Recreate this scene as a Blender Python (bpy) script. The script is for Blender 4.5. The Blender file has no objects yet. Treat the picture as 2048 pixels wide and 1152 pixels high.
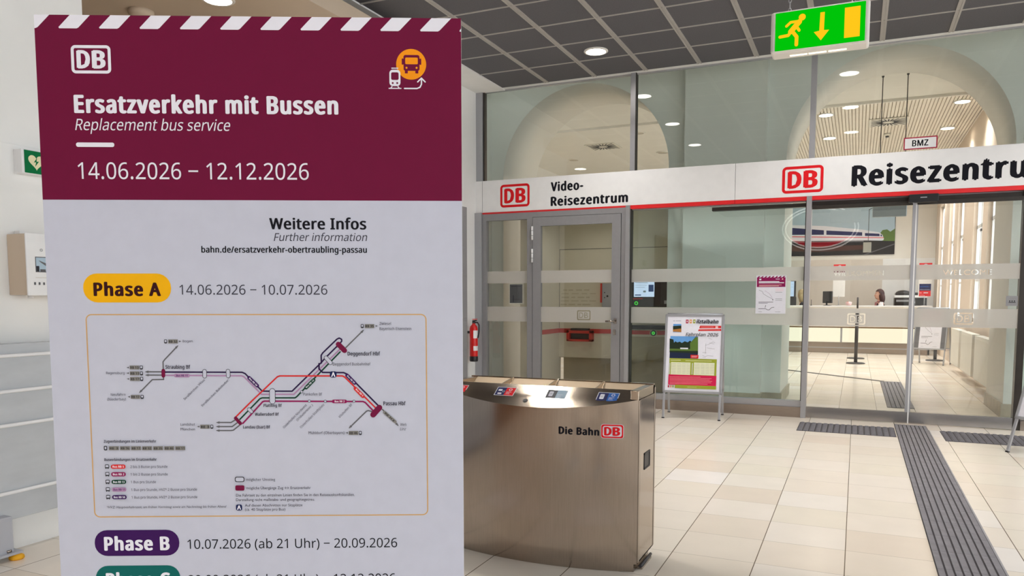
import bpy, bmesh, math, os, random
from mathutils import Vector, Matrix
random.seed(7)
SC = bpy.context.scene
COL = SC.collection
PI = math.pi

# ------------------------------------------------------------------ camera
# X runs along the glazed front, Y into the building, Z up; metres
cam_d = bpy.data.cameras.new('camera')
cam = bpy.data.objects.new('camera', cam_d); COL.objects.link(cam)
cam.location = (0, 0, 1.334)
cam.rotation_euler = (PI/2 - math.radians(4.577), 0, math.radians(24.29))
cam_d.sensor_width = 36.0
cam_d.lens = 1524.0/2048.0*36.0
cam_d.shift_y = 142.0/2048.0
cam_d.clip_end = 200
SC.camera = cam
SC.view_settings.view_transform = 'Standard'
SC.view_settings.look = 'None'
SC.view_settings.gamma = 1.0
SC.view_settings.use_curve_mapping = False
SC.view_settings.exposure = 0.0
SC.cycles.use_denoising = True
SC.cycles.max_bounces = 10
SC.cycles.diffuse_bounces = 5
SC.cycles.transparent_max_bounces = 24
SC.cycles.caustics_reflective = False
SC.cycles.caustics_refractive = False

# ------------------------------------------------------------------ sky (overcast) and daylight portals at the windows
W = bpy.data.worlds.new('overcast_sky'); SC.world = W; W.use_nodes = True
bg = W.node_tree.nodes['Background']
bg.inputs[0].default_value = (0.90, 0.96, 1.0, 1); bg.inputs[1].default_value = 5.6
def portal(name, loc, rot, sx, sy):
    l = bpy.data.lights.new(name, 'AREA'); l.shape = 'RECTANGLE'; l.size = sx; l.size_y = sy
    l.cycles.is_portal = True
    o = bpy.data.objects.new(name, l); COL.objects.link(o); o.location = loc; o.rotation_euler = rot
    return o
# area lights point along local -Z
portal('window_daylight', (6.12, 0.0, 2.25), (0, PI/2, 0), 2.9, 13.4)
portal('entrance_daylight', (5.2, -8.12, 1.3), (PI/2, 0, 0), 1.6, 2.5)
portal('office_daylight', (1.98, 16.6, 2.25), (0, PI/2, 0), 2.7, 10.6)

# ------------------------------------------------------------------ materials
def srgb(c):
    o = []
    for v in c[:3]:
        v = v/255.0
        o.append(v/12.92 if v <= 0.04045 else ((v+0.055)/1.055)**2.4)
    return (*o, 1)
MATS = {}
def mat(name, rgb=(200,200,200), rough=0.5, metal=0.0, var=0.06, scale=6.0, bump=0.0, stretch=(1,1,1), spec=0.5, detail=4.0, rvar=0.0, emit=None, estr=0.0):
    """principled material with a procedural noise breaking up colour, gloss and surface"""
    if name in MATS: return MATS[name]
    m = bpy.data.materials.new(name); m.use_nodes = True; nt = m.node_tree; N = nt.nodes; Lk = nt.links
    b = N['Principled BSDF']
    b.inputs['Roughness'].default_value = rough; b.inputs['Metallic'].default_value = metal
    b.inputs['Specular IOR Level'].default_value = spec
    tc = N.new('ShaderNodeTexCoord'); mp = N.new('ShaderNodeMapping'); mp.inputs['Scale'].default_value = stretch
    nz = N.new('ShaderNodeTexNoise'); nz.inputs['Scale'].default_value = scale; nz.inputs['Detail'].default_value = detail
    Lk.new(tc.outputs['Object'], mp.inputs[0]); Lk.new(mp.outputs[0], nz.inputs['Vector'])
    rp = N.new('ShaderNodeValToRGB'); c = srgb(rgb)
    lo = tuple(max(0, v*(1-var)) for v in c[:3]); hi = tuple(min(1, v*(1+var)) for v in c[:3])
    rp.color_ramp.elements[0].position = 0.3; rp.color_ramp.elements[1].position = 0.7
    rp.color_ramp.elements[0].color = (*lo, 1); rp.color_ramp.elements[1].color = (*hi, 1)
    Lk.new(nz.outputs['Fac'], rp.inputs[0]); Lk.new(rp.outputs[0], b.inputs['Base Color'])
    if rvar:
        mr = N.new('ShaderNodeMapRange'); mr.inputs[3].default_value = max(0.02, rough-rvar); mr.inputs[4].default_value = rough+rvar
        Lk.new(nz.outputs['Fac'], mr.inputs[0]); Lk.new(mr.outputs[0], b.inputs['Roughness'])
    if bump:
        bp = N.new('ShaderNodeBump'); bp.inputs['Strength'].default_value = bump; bp.inputs['Distance'].default_value = 0.01
        Lk.new(nz.outputs['Fac'], bp.inputs['Height']); Lk.new(bp.outputs[0], b.inputs['Normal'])
    if emit:
        b.inputs['Emission Color'].default_value = srgb(emit); b.inputs['Emission Strength'].default_value = estr
    MATS[name] = m
    return m
def glow(name, rgb, strength):
    if name in MATS: return MATS[name]
    m = bpy.data.materials.new(name); m.use_nodes = True; nt = m.node_tree; nt.nodes.clear()
    e = nt.nodes.new('ShaderNodeEmission'); o = nt.nodes.new('ShaderNodeOutputMaterial')
    e.inputs[0].default_value = srgb(rgb); e.inputs[1].default_value = strength
    nt.links.new(e.outputs[0], o.inputs[0]); MATS[name] = m
    return m
def glass(name, tint, gloss=1.0):
    if name in MATS: return MATS[name]
    m = bpy.data.materials.new(name); m.use_nodes = True; nt = m.node_tree; nt.nodes.clear(); N = nt.nodes; Lk = nt.links
    t = N.new('ShaderNodeBsdfTransparent'); t.inputs[0].default_value = (*tint, 1)
    g = N.new('ShaderNodeBsdfGlossy'); g.inputs['Roughness'].default_value = 0.0
    lw = N.new('ShaderNodeLayerWeight'); lw.inputs[0].default_value = 0.5
    p = N.new('ShaderNodeMath'); p.operation = 'POWER'; p.inputs[1].default_value = 5.0
    q = N.new('ShaderNodeMath'); q.operation = 'MULTIPLY_ADD'; q.inputs[1].default_value = 0.95*gloss; q.inputs[2].default_value = 0.045*gloss
    mx = N.new('ShaderNodeMixShader'); o = N.new('ShaderNodeOutputMaterial')
    Lk.new(lw.outputs['Facing'], p.inputs[0]); Lk.new(p.outputs[0], q.inputs[0]); Lk.new(q.outputs[0], mx.inputs[0])
    Lk.new(t.outputs[0], mx.inputs[1]); Lk.new(g.outputs[0], mx.inputs[2]); Lk.new(mx.outputs[0], o.inputs[0])
    MATS[name] = m
    return m
def frost(name, rgb, see):
    m = bpy.data.materials.new(name); m.use_nodes = True; nt = m.node_tree; nt.nodes.clear(); N = nt.nodes; Lk = nt.links
    tc = N.new('ShaderNodeTexCoord'); nz = N.new('ShaderNodeTexNoise'); nz.inputs['Scale'].default_value = 40
    Lk.new(tc.outputs['Object'], nz.inputs['Vector'])
    mr = N.new('ShaderNodeMapRange'); mr.inputs[3].default_value = see-0.01; mr.inputs[4].default_value = see+0.01
    Lk.new(nz.outputs['Fac'], mr.inputs[0])
    d = N.new('ShaderNodeBsdfDiffuse'); d.inputs[0].default_value = srgb(rgb)
    tl = N.new('ShaderNodeBsdfTranslucent'); tl.inputs[0].default_value = srgb(rgb)
    a = N.new('ShaderNodeMixShader'); a.inputs[0].default_value = 0.55; Lk.new(d.outputs[0], a.inputs[1]); Lk.new(tl.outputs[0], a.inputs[2])
    t = N.new('ShaderNodeBsdfTransparent'); mx = N.new('ShaderNodeMixShader')
    Lk.new(mr.outputs[0], mx.inputs[0]); Lk.new(a.outputs[0], mx.inputs[1]); Lk.new(t.outputs[0], mx.inputs[2])
    o = N.new('ShaderNodeOutputMaterial'); Lk.new(mx.outputs[0], o.inputs[0]); MATS[name] = m
    return m

def floor_mat():
    """honed limestone slabs on a square grid, each slab its own tone, thin dark joints"""
    m = bpy.data.materials.new('limestone_tiles'); m.use_nodes = True; nt = m.node_tree; N = nt.nodes; Lk = nt.links
    b = N['Principled BSDF']; tc = N.new('ShaderNodeTexCoord'); sp = N.new('ShaderNodeSeparateXYZ'); Lk.new(tc.outputs['Object'], sp.inputs[0])
    def mth(op, a, bb=None, c=None):
        n = N.new('ShaderNodeMath'); n.operation = op
        for i, v in enumerate((a, bb, c)):
            if v is None: continue
            if isinstance(v, (int, float)): n.inputs[i].default_value = v
            else: Lk.new(v, n.inputs[i])
        return n.outputs[0]
    # the slabs shift a little where the inner room begins
    inner = mth('GREATER_THAN', sp.outputs[1], 9.1)
    xo = mth('MULTIPLY_ADD', inner, -0.271, sp.outputs[0])
    gx = mth('MULTIPLY', mth('ADD', xo, 0.0125+41.55), 1/0.4155)
    gy = mth('MULTIPLY', mth('ADD', sp.outputs[1], 39.7-0.352), 1/0.397)
    fx = mth('FRACT', gx); fy = mth('FRACT', gy)
    ex = mth('MINIMUM', fx, mth('SUBTRACT', 1.0, fx)); ey = mth('MINIMUM', fy, mth('SUBTRACT', 1.0, fy))
    jx = mth('LESS_THAN', ex, 0.0058); jy = mth('LESS_THAN', ey, 0.0042)
    cid = N.new('ShaderNodeCombineXYZ'); Lk.new(mth('FLOOR', gx), cid.inputs[0]); Lk.new(mth('FLOOR', gy), cid.inputs[1])
    wn = N.new('ShaderNodeTexWhiteNoise'); wn.noise_dimensions = '3D'; Lk.new(cid.outputs[0], wn.inputs[0])
    rp = N.new('ShaderNodeValToRGB'); rp.color_ramp.interpolation = 'LINEAR'
    els = rp.color_ramp.elements
    els[0].position = 0.0; els[0].color = srgb((232,218,202)); els[1].position = 1.0; els[1].color = srgb((244,238,233))
    for p, c in ((0.15,(235,223,207)), (0.4,(239,229,216)), (0.6,(236,227,211)), (0.8,(240,230,218)), (0.93,(239,231,220))):
        e = els.new(p); e.color = srgb(c)
    Lk.new(wn.outputs['Value'], rp.inputs[0])
    nz = N.new('ShaderNodeTexNoise'); nz.inputs['Scale'].default_value = 5; nz.inputs['Detail'].default_value = 6; Lk.new(tc.outputs['Object'], nz.inputs['Vector'])
    mr = N.new('ShaderNodeMapRange'); mr.inputs[3].default_value = 0.96; mr.inputs[4].default_value = 1.03; Lk.new(nz.outputs['Fac'], mr.inputs[0])
    mu = N.new('ShaderNodeMix'); mu.data_type = 'RGBA'; mu.blend_type = 'MULTIPLY'; mu.inputs[0].default_value = 1.0
    Lk.new(rp.outputs[0], mu.inputs[6]); Lk.new(mr.outputs[0], mu.inputs[7])
    jm = N.new('ShaderNodeMix'); jm.data_type = 'RGBA'; Lk.new(mth('MAXIMUM', jx, mth('MULTIPLY', jy, 0.62)), jm.inputs[0])
    Lk.new(mu.outputs[2], jm.inputs[6]); jm.inputs[7].default_value = srgb((112,96,78))
    Lk.new(jm.outputs[2], b.inputs['Base Color'])
    rr = N.new('ShaderNodeMapRange'); rr.inputs[3].default_value = 0.2; rr.inputs[4].default_value = 0.25; Lk.new(nz.outputs['Fac'], rr.inputs[0])
    Lk.new(rr.outputs[0], b.inputs['Roughness']); b.inputs['Specular IOR Level'].default_value = 0.42
    MATS['floor'] = m
    return m

def steel_mat(name, rgb, rough, axis):
    """brushed stainless: fine streaks along one axis, soft smears"""
    m = bpy.data.materials.new(name); m.use_nodes = True; nt = m.node_tree; N = nt.nodes; Lk = nt.links
    b = N['Principled BSDF']; b.inputs['Metallic'].default_value = 1.0
    tc = N.new('ShaderNodeTexCoord'); mp = N.new('ShaderNodeMapping'); mp.inputs['Scale'].default_value = axis
    n1 = N.new('ShaderNodeTexNoise'); n1.inputs['Scale'].default_value = 12; n1.inputs['Detail'].default_value = 5
    Lk.new(tc.outputs['Object'], mp.inputs[0]); Lk.new(mp.outputs[0], n1.inputs['Vector'])
    rp = N.new('ShaderNodeValToRGB'); c = srgb(rgb)
    rp.color_ramp.elements[0].color = (c[0]*.82, c[1]*.8, c[2]*.78, 1); rp.color_ramp.elements[1].color = (min(1,c[0]*1.1), min(1,c[1]*1.1), min(1,c[2]*1.1), 1)
    Lk.new(n1.outputs['Fac'], rp.inputs[0]); Lk.new(rp.outputs[0], b.inputs['Base Color'])
    b.inputs['Roughness'].default_value = rough
    bp = N.new('ShaderNodeBump'); bp.inputs['Strength'].default_value = 0.012; bp.inputs['Distance'].default_value = 0.002
    Lk.new(n1.outputs['Fac'], bp.inputs['Height']); Lk.new(bp.outputs[0], b.inputs['Normal'])
    b.inputs['Anisotropic'].default_value = 0.5
    MATS[name] = m
    return m

M_floor = floor_mat()
M_wall = mat('white_plaster', (238,238,237), .85, var=.025, scale=3, bump=.08)
M_pier = mat('pale_green_white_plaster', (234,236,232), .8, var=.02, scale=2, bump=.05)
M_room = mat('cream_plaster', (230,226,219), .85, var=.02, scale=3, bump=.05)
M_reveal = mat('beige_window_plaster', (222,205,188), .85, var=.02, scale=3, bump=.05)
M_beige = mat('beige_plaster', (205,188,168), .85, var=.03, scale=2)
M_ctile = mat('grey_ceiling_tile', (95,94,98), .9, var=.10, scale=90, bump=.1)
M_cbar = mat('ceiling_bar_grey_white', (172,168,164), .5, var=.03)
M_slat = mat('white_slat', (239,231,220), .7, var=.02)
M_slatgap = mat('slat_gap', (206,197,184), .9)
M_alu = mat('anodised_aluminium', (176,177,182), .35, .6, var=.04, scale=30, stretch=(20,20,1))
M_grey = mat('grey_painted_frame', (142,141,144), .45, .1, var=.03, scale=20)
M_dark = mat('dark_bronze_profile', (52,47,43), .4, .3, var=.1, scale=10)
M_black = mat('black_plastic', (22,22,25), .4, var=.15, scale=20)
M_charcoal = mat('charcoal_metal', (58,56,58), .5, .2, var=.1, scale=12)
M_skirt = steel_mat('brown_steel_skirting', (166,155,147), .28, (1,1,30))
M_rail = steel_mat('door_rail_steel', (170,168,168), .25, (1,1,30))
M_steel = steel_mat('brushed_steel', (168,157,147), .14, (30,30,.6))
M_steelh = steel_mat('brushed_steel_top', (186,174,160), .11, (.8,30,30))
M_stone = mat('beige_stone_plinth', (176,166,148), .5, var=.12, scale=9)
M_white = mat('white_lacquer', (235,235,236), .35, var=.02, scale=10)
M_offw = mat('off_white_panel', (226,222,212), .5, var=.02, scale=6)
M_glassG = glass('green_tinted_glass', (.915,.97,.958))
M_glassU = glass('upper_glass', (.935,.955,.94))
M_glassC = glass('clear_glass', (.965,.975,.965))
M_frost = frost('frosted_film', (233,230,227), .10)
M_red = mat('traffic_red', (226,32,38), .4, var=.03)
M_lamp = glow('lamp_diffuser_glow', (255,246,234), 30)
M_lamp2 = glow('inner_lamp_diffuser_glow', (255,242,224), 40)
M_lampring = mat('white_lamp_ring', (232,228,222), .4)

PRN = {}
def pm(key):
    """printed ink"""
    T = dict(w=(226,226,236), k=(20,20,28), d=(60,60,72), dk=(52,52,58), pap=(189,192,207), gr=(98,98,102), nav=(42,24,66), lil=(168,132,168), grn=(18,62,44),
        red=(206,44,44), mag=(140,26,84), hub=(112,18,60), pur=(58,20,84), nvb=(24,34,78), chp=(128,126,122), yel=(232,172,12), brn=(52,16,20), teal=(10,96,92),
        tan=(204,160,98), mar=(106,14,54), org=(240,148,20), gry=(108,108,112), cr=(170,36,66), ol=(150,160,52), lim=(226,228,196), pk=(248,190,190), cri=(204,30,78),
        sky=(104,160,220), frd=(38,50,36), frg=(92,120,52), lake=(34,42,68), ochre=(176,120,60), dbr=(222,30,38), green=(0,112,62), cream=(232,226,186), blue=(40,96,176), navy=(36,40,92),
        brw=(76,46,36), drk=(30,26,26), lbl=(176,198,214), sfaint=(196,184,160))
    T['or'] = (226,150,84)
    if key not in PRN: PRN[key] = mat('ink_'+key, T[key], .6, var=.02, scale=30, spec=.14)
    return PRN[key]

# ------------------------------------------------------------------ mesh helpers
class MB:
    """collects shapes into one mesh, one material slot per shape kind"""
    def __init__(s): s.bm = bmesh.new(); s.mats = []
    def _m(s, m):
        if m not in s.mats: s.mats.append(m)
        return s.mats.index(m)
    def _set(s, faces, m, smooth=False):
        i = s._m(m)
        for f in faces: f.material_index = i; f.smooth = smooth
    def box(s, a, b, m, M=None, bev=0):
        lo = [min(a[i], b[i]) for i in range(3)]; hi = [max(a[i], b[i]) for i in range(3)]
        r = bmesh.ops.create_cube(s.bm, size=1.0); vs = r['verts']
        for v in vs:
            v.co = Vector([lo[i] + (v.co[i]+.5)*(hi[i]-lo[i]) for i in range(3)])
        fs = list({f for v in vs for f in v.link_faces})
        s._set(fs, m)
        if bev:
            es = list({e for v in vs for e in v.link_edges})
            rr = bmesh.ops.bevel(s.bm, geom=es, offset=bev, segments=2, affect='EDGES', profile=.5)
            s._set(rr['faces'], m); vs = list({v for f in rr['faces'] for v in f.verts} | {v for v in vs if v.is_valid})
        if M is not None:
            for v in set(vs): v.co = M @ v.co
        return s
    def cyl(s, p, q, r, m, seg=20, r2=None, smooth=True):
        p = Vector(p); q = Vector(q); d = q-p
        rr = bmesh.ops.create_cone(s.bm, cap_ends=True, segments=seg, radius1=r, radius2=r if r2 is None else r2, depth=d.length)
        M = Matrix.Translation((p+q)/2) @ d.to_track_quat('Z', 'Y').to_matrix().to_4x4()
        for v in rr['verts']: v.co = M @ v.co
        i = s._m(m)
        for f in {f for v in rr['verts'] for f in v.link_faces}: f.material_index = i; f.smooth = smooth and len(f.verts) == 4
        return s
    def tube(s, pts, r, m, seg=10):
        for a, b in zip(pts[:-1], pts[1:]): s.cyl(a, b, r, m, seg)
        for p in pts[1:-1]: s.ball(p, r, m, 8, 6)
        return s
    def ball(s, c, r, m, u=16, v=10, sc=(1,1,1), M=None):
        rr = bmesh.ops.create_uvsphere(s.bm, u_segments=u, v_segments=v, radius=1)
        for x in rr['verts']:
            x.co = Vector((x.co.x*r*sc[0], x.co.y*r*sc[1], x.co.z*r*sc[2]))
            if M is not None: x.co = M @ x.co
            x.co += Vector(c)
        s._set({f for x in rr['verts'] for f in x.link_faces}, m, True)
        return s
    def lathe(s, prof, m, seg=32, c=(0,0,0)):
        c = Vector(c); rings = []
        for r, z in prof:
            rings.append([s.bm.verts.new(c + Vector((r*math.cos(2*PI*k/seg), r*math.sin(2*PI*k/seg), z))) for k in range(seg)])
        fs = []
        for A, B in zip(rings[:-1], rings[1:]):
            for k in range(seg): fs.append(s.bm.faces.new((A[k], A[(k+1)%seg], B[(k+1)%seg], B[k])))
        if math.dist(prof[0], prof[-1]) > 1e-6: fs.append(s.bm.faces.new(rings[0][::-1])); fs.append(s.bm.faces.new(rings[-1]))
        s._set(fs, m, True)
        return s
    def poly(s, pts, m):
        try: f = s.bm.faces.new([s.bm.verts.new(p) for p in pts]); s._set([f], m)
        except ValueError: pass
        return s
    def prism(s, pts, d, m, smooth=False):
        """planar outline pushed along vector d"""
        d = Vector(d); A = [s.bm.verts.new(p) for p in pts]; B = [s.bm.verts.new(Vector(p)+d) for p in pts]
        fs = [s.bm.faces.new(A[::-1]), s.bm.faces.new(B)]
        n = len(pts)
        for k in range(n): fs.append(s.bm.faces.new((A[k], A[(k+1)%n], B[(k+1)%n], B[k])))
        s._set(fs, m)
        return s
    def build(s, name, parent=None, bev=0, smooth=None, recalc=True):
        if recalc: bmesh.ops.recalc_face_normals(s.bm, faces=s.bm.faces)
        me = bpy.data.meshes.new(name); s.bm.to_mesh(me); s.bm.free()
        for m in s.mats: me.materials.append(m)
        o = bpy.data.objects.new(name, me); COL.objects.link(o)
        if parent is not None: o.parent = parent
        if bev:
            b = o.modifiers.new('bevel', 'BEVEL'); b.width = bev; b.segments = 2; b.limit_method = 'ANGLE'; b.angle_limit = math.radians(40)
        return o
def tag(o, label=None, cat=None, group=None, kind=None):
    if label: o['label'] = label
    if cat: o['category'] = cat
    if group: o['group'] = group
    if kind: o['kind'] = kind
    return o
def thing(name, label, cat, loc=(0,0,0), rz=0.0, group=None):
    o = bpy.data.objects.new(name, None); COL.objects.link(o); o.empty_display_size = .1
    o.location = loc; o.rotation_euler = (0, 0, rz)
    return tag(o, label, cat, group)
def struct(mb, name, label=None, cat=None, parent=None, bev=0):
    o = mb.build(name, parent, bev)
    if parent is None: tag(o, label or 'building surface', cat or 'structure', None, 'structure')
    return o
def copy_tree(o, parent=None):
    c = o.copy(); COL.objects.link(c)
    if parent is not None: c.parent = parent
    for ch in list(o.children): copy_tree(ch, c)
    return c

# ------------------------------------------------------------------ lettering
FONT = None
try:
    fp = os.path.join(bpy.utils.system_resource('DATAFILES', path='fonts'), 'NotoSansMath-Regular.woff2')
    if os.path.exists(fp): FONT = bpy.data.fonts.load(fp)
except Exception: FONT = None
TC = {}
def text_mesh(t, plain=False, res=4, sp=1.0):
    """outline of a line of text at size 1: vertices, faces, bounds"""
    use = FONT is not None and not plain and all(ord(c) < 128 or c in '−↔' for c in t)
    key = (t, use, res, sp)
    if key in TC: return TC[key]
    c = bpy.data.curves.new('lettering', 'FONT'); c.body = t; c.resolution_u = res; c.space_character = sp; c.fill_mode = 'FRONT'
    if use: c.font = FONT
    o = bpy.data.objects.new('lettering', c); COL.objects.link(o)
    dg = bpy.context.evaluated_depsgraph_get(); me = bpy.data.meshes.new_from_object(o.evaluated_get(dg))
    V = [(v.co.x, v.co.y) for v in me.vertices]; F = [tuple(p.vertices) for p in me.polygons]
    bpy.data.objects.remove(o); bpy.data.curves.remove(c); bpy.data.meshes.remove(me)
    x0 = min((v[0] for v in V), default=0); x1 = max((v[0] for v in V), default=1)
    TC[key] = (V, F, x0, x1, use)
    return TC[key]
CAPH = {}
def cap_height(use):
    if use not in CAPH:
        V = text_mesh('H', not use)[0]; CAPH[use] = max(v[1] for v in V)
    return CAPH[use]

class Flat:
    """print on a plane: local x right, y up; each stroke of the print a hair above the last"""
    def __init__(s, org, ex, ey, unit=.001, step=.00002, z0=.0003):
        s.o = Vector(org); s.ex = Vector(ex).normalized(); s.ey = Vector(ey).normalized(); s.ez = s.ex.cross(s.ey); s.u = unit
        s.z = z0; s.step = step; s.mb = MB()
    def P(s, x, y): return s.o + s.ex*(x*s.u) + s.ey*(y*s.u) + s.ez*s.z
    def up(s): s.z += s.step
    def face(s, pts, m): s.mb.poly([s.P(*p) for p in pts], m)
    def poly(s, pts, c):
        a = sum(p[0]*q[1]-q[0]*p[1] for p, q in zip(pts, pts[1:]+pts[:1]))
        s.up(); s.face(pts if a > 0 else pts[::-1], c if not isinstance(c, str) else pm(c))
    def rrect(s, x0, y0, x1, y1, r, c, seg=6):
        r = max(0, min(r, (x1-x0)/2, (y1-y0)/2)); pts = []
        if r == 0: pts = [(x0,y0),(x1,y0),(x1,y1),(x0,y1)]
        else:
            for cx, cy, a in ((x1-r,y0+r,-90),(x1-r,y1-r,0),(x0+r,y1-r,90),(x0+r,y0+r,180)):
                for k in range(seg+1):
                    t = math.radians(a+90*k/seg); pts.append((cx+r*math.cos(t), cy+r*math.sin(t)))
        s.poly(pts, c)
    def disc(s, x, y, r, c, seg=28, sx=1.0): s.poly([(x+sx*r*math.cos(2*PI*k/seg), y+r*math.sin(2*PI*k/seg)) for k in range(seg)], c)
    def line(s, pts, w, c, caps=True):
        s.up(); m = pm(c) if isinstance(c, str) else c
        for (ax, ay), (bx, by) in zip(pts[:-1], pts[1:]):
            s.z += s.step*.1; dx, dy = bx-ax, by-ay; l = math.hypot(dx, dy) or 1e-6; nx, ny = -dy/l*w/2, dx/l*w/2
            s.face([(ax-nx,ay-ny),(bx-nx,by-ny),(bx+nx,by+ny),(ax+nx,ay+ny)], m)
        for i, (x, y) in enumerate(pts):
            s.z += s.step*.1
            if caps or 0 < i < len(pts)-1: s.face([(x+w/2*math.cos(2*PI*k/12), y+w/2*math.sin(2*PI*k/12)) for k in range(12)], m)
    def ring(s, x0, y0, x1, y1, r, t, c, seg=6):
        """rounded frame of thickness t"""
        s.up(); m = pm(c) if isinstance(c, str) else c
        def path(x0, y0, x1, y1, r):
            pts = []
            for cx, cy, a in ((x1-r,y0+r,-90),(x1-r,y1-r,0),(x0+r,y1-r,90),(x0+r,y0+r,180)):
                for k in range(seg+1):
                    q = math.radians(a+90*k/seg); pts.append((cx+r*math.cos(q), cy+r*math.sin(q)))
            return pts
        A = path(x0,y0,x1,y1,r); B = path(x0+t,y0+t,x1-t,y1-t,max(.01,r-t))
        for k in range(len(A)):
            j = (k+1) % len(A); s.face([A[k], A[j], B[j], B[k]], m)
    def text(s, t, x, y, w, h, weight=0, italic=False, c='k', ang=0, align='l'):
        t = t.replace('–', '−') if FONT is not None and all(ord(q) < 128 or q in '–↔' for q in t) else t
        if w is not None and h*len(t) < 160: res = 2
        else: res = 4
        V, F, x0, x1, use = text_mesh(t, res=res, sp={2:1.13, 1:1.06}.get(weight, 1.0))
        sy = h/cap_height(use); sx = w/(x1-x0) if w else sy
        R = {2:.046, 1:.026}.get(weight, 0); n = {2:10, 1:6}.get(weight, 1)
        if res == 2 and n > 1: n = 4
        if R and w: sx = w/(x1-x0+2*R)
        X0 = 0 if align == 'l' else (-(x1-x0)*sx if align == 'r' else -(x1-x0)*sx/2)
        ca, sa = math.cos(math.radians(ang)), math.sin(math.radians(ang)); m = pm(c) if isinstance(c, str) else c
        s.up(); i = s.mb._m(m)
        for k in range(n):
            ox = R*math.cos(2*PI*k/n)+R; oy = .45*R*math.sin(2*PI*k/n)+.45*R*0
            vs = []
            for vx, vy in V:
                px = X0+(vx-x0+ox)*sx; py = (vy+oy)*sy
                if italic: px += py*.2
                vs.append(s.mb.bm.verts.new(s.P(x+px*ca-py*sa, y+px*sa+py*ca)))
            s.z += s.step*.12
            for f in F:
                try: g = s.mb.bm.faces.new([vs[q] for q in f]); g.material_index = i
                except ValueError: pass
    def dblogo(s, x0, y0, x1, y1, c):
        w, h = x1-x0, y1-y0; t = h*.105
        s.ring(x0, y0, x1, y1, h*.16, t, c)
        s.text('D', x0+w*.135, y0+h*.2, w*.34, h*.6, 2, False, c); s.text('B', x0+w*.52, y0+h*.2, w*.345, h*.6, 2, False, c)
    def run(s, cmds):
        for q in cmds:
            if q[0] == 'T': s.text(q[1], q[2], q[3], q[4], q[5], q[6], bool(q[7]), q[8], q[9])
            elif q[0] == 'R': s.rrect(q[1], q[2], q[3], q[4], q[5], q[6])
            elif q[0] == 'P': s.poly(list(q[1]), q[2])
            elif q[0] == 'L': s.line(list(q[1]), q[2], q[3])
    def build(s, name, parent=None): return s.mb.build(name, parent, recalc=False)

def cutout(w, h, cuts):
    """film of w x h (metres) with real openings: ('text', str, x, y, width, cap) or ('logo', x, y, w, h); vertices, faces in 2D"""
    cu = bpy.data.curves.new('film', 'CURVE'); cu.dimensions = '2D'; cu.fill_mode = 'FRONT'; cu.resolution_u = 4
    def spl(pts):
        sp = cu.splines.new('POLY'); sp.points.add(len(pts)-1); sp.use_cyclic_u = True
        for p, q in zip(sp.points, pts): p.co = (q[0], q[1], 0, 1)
    def rr(x0, y0, x1, y1, r):
        pts = []
        for cx, cy, a in ((x1-r,y0+r,-90),(x1-r,y1-r,0),(x0+r,y1-r,90),(x0+r,y0+r,180)):
            for k in range(5):
                q = math.radians(a+90*k/4); pts.append((cx+r*math.cos(q), cy+r*math.sin(q)))
        return pts
    def glyphs(t, x, y, wd, cap, off):
        c = bpy.data.curves.new('g', 'FONT'); c.body = t; c.offset = off
        o = bpy.data.objects.new('g', c); COL.objects.link(o); dg = bpy.context.evaluated_depsgraph_get()
        k = o.to_curve(dg); P = []
        for sp in k.splines:
            pts = []
            bp = sp.bezier_points; n = len(bp)
            for i in range(n):
                a, b = bp[i], bp[(i+1) % n]
                for q in range(4):
                    t_ = q/4; u = 1-t_
                    v = a.co*u**3 + a.handle_right*3*u*u*t_ + b.handle_left*3*u*t_*t_ + b.co*t_**3
                    pts.append((v.x, v.y))
            P.append(pts)
        o.to_curve_clear(); bpy.data.objects.remove(o); bpy.data.curves.remove(c)
        xs = [p[0] for q in P for p in q]; ys = [p[1] for q in P for p in q]
        if not xs: return
        x0, x1, y0, y1 = min(xs), max(xs), min(ys), max(ys)
        for q in P: spl([(x+(p[0]-x0)/(x1-x0)*wd, y+(p[1]-y0)/(y1-y0)*cap) for p in q])
    spl([(0,0),(w,0),(w,h),(0,h)])
    for c in cuts:
        if c[0] == 'text': glyphs(c[1], c[2], c[3], c[4], c[5], .012)
        else:
            _, x, y, lw, lh = c; t = lh*.12
            spl(rr(x,y,x+lw,y+lh,lh*.15)); spl(rr(x+t,y+t,x+lw-t,y+lh-t,lh*.08))
            glyphs('D', x+lw*.17, y+lh*.22, lw*.29, lh*.56, .02); glyphs('B', x+lw*.54, y+lh*.22, lw*.28, lh*.56, .02)
    o = bpy.data.objects.new('film', cu); COL.objects.link(o); dg = bpy.context.evaluated_depsgraph_get()
    me = bpy.data.meshes.new_from_object(o.evaluated_get(dg))
    V = [(v.co.x, v.co.y) for v in me.vertices]; F = [tuple(p.vertices) for p in me.polygons]
    bpy.data.objects.remove(o); bpy.data.curves.remove(cu); bpy.data.meshes.remove(me)
    return V, F
def film(name, x0, x1, z0, z1, y, cuts, parent):
    V, F = cutout(x1-x0, z1-z0, [tuple([c[0]] + ([c[1], c[2]-x0, c[3]-z0] + list(c[4:]) if c[0] == 'text' else [c[1]-x0, c[2]-z0] + list(c[3:]))) for c in cuts])
    mb = MB(); i = mb._m(M_frost); vs = [mb.bm.verts.new((x0+a, y, z0+b)) for a, b in V]
    for f in F:
        try: mb.bm.faces.new([vs[k] for k in f])
        except ValueError: pass
    return mb.build(name, parent, recalc=False)

# ------------------------------------------------------------------ the setting
GY = 9.10            # glass line
m = MB(); m.box((-9.5,-8.3,-.2), (6.4,23.2,0), M_floor); struct(m, 'floor', 'cream limestone tiled floor')
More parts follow.
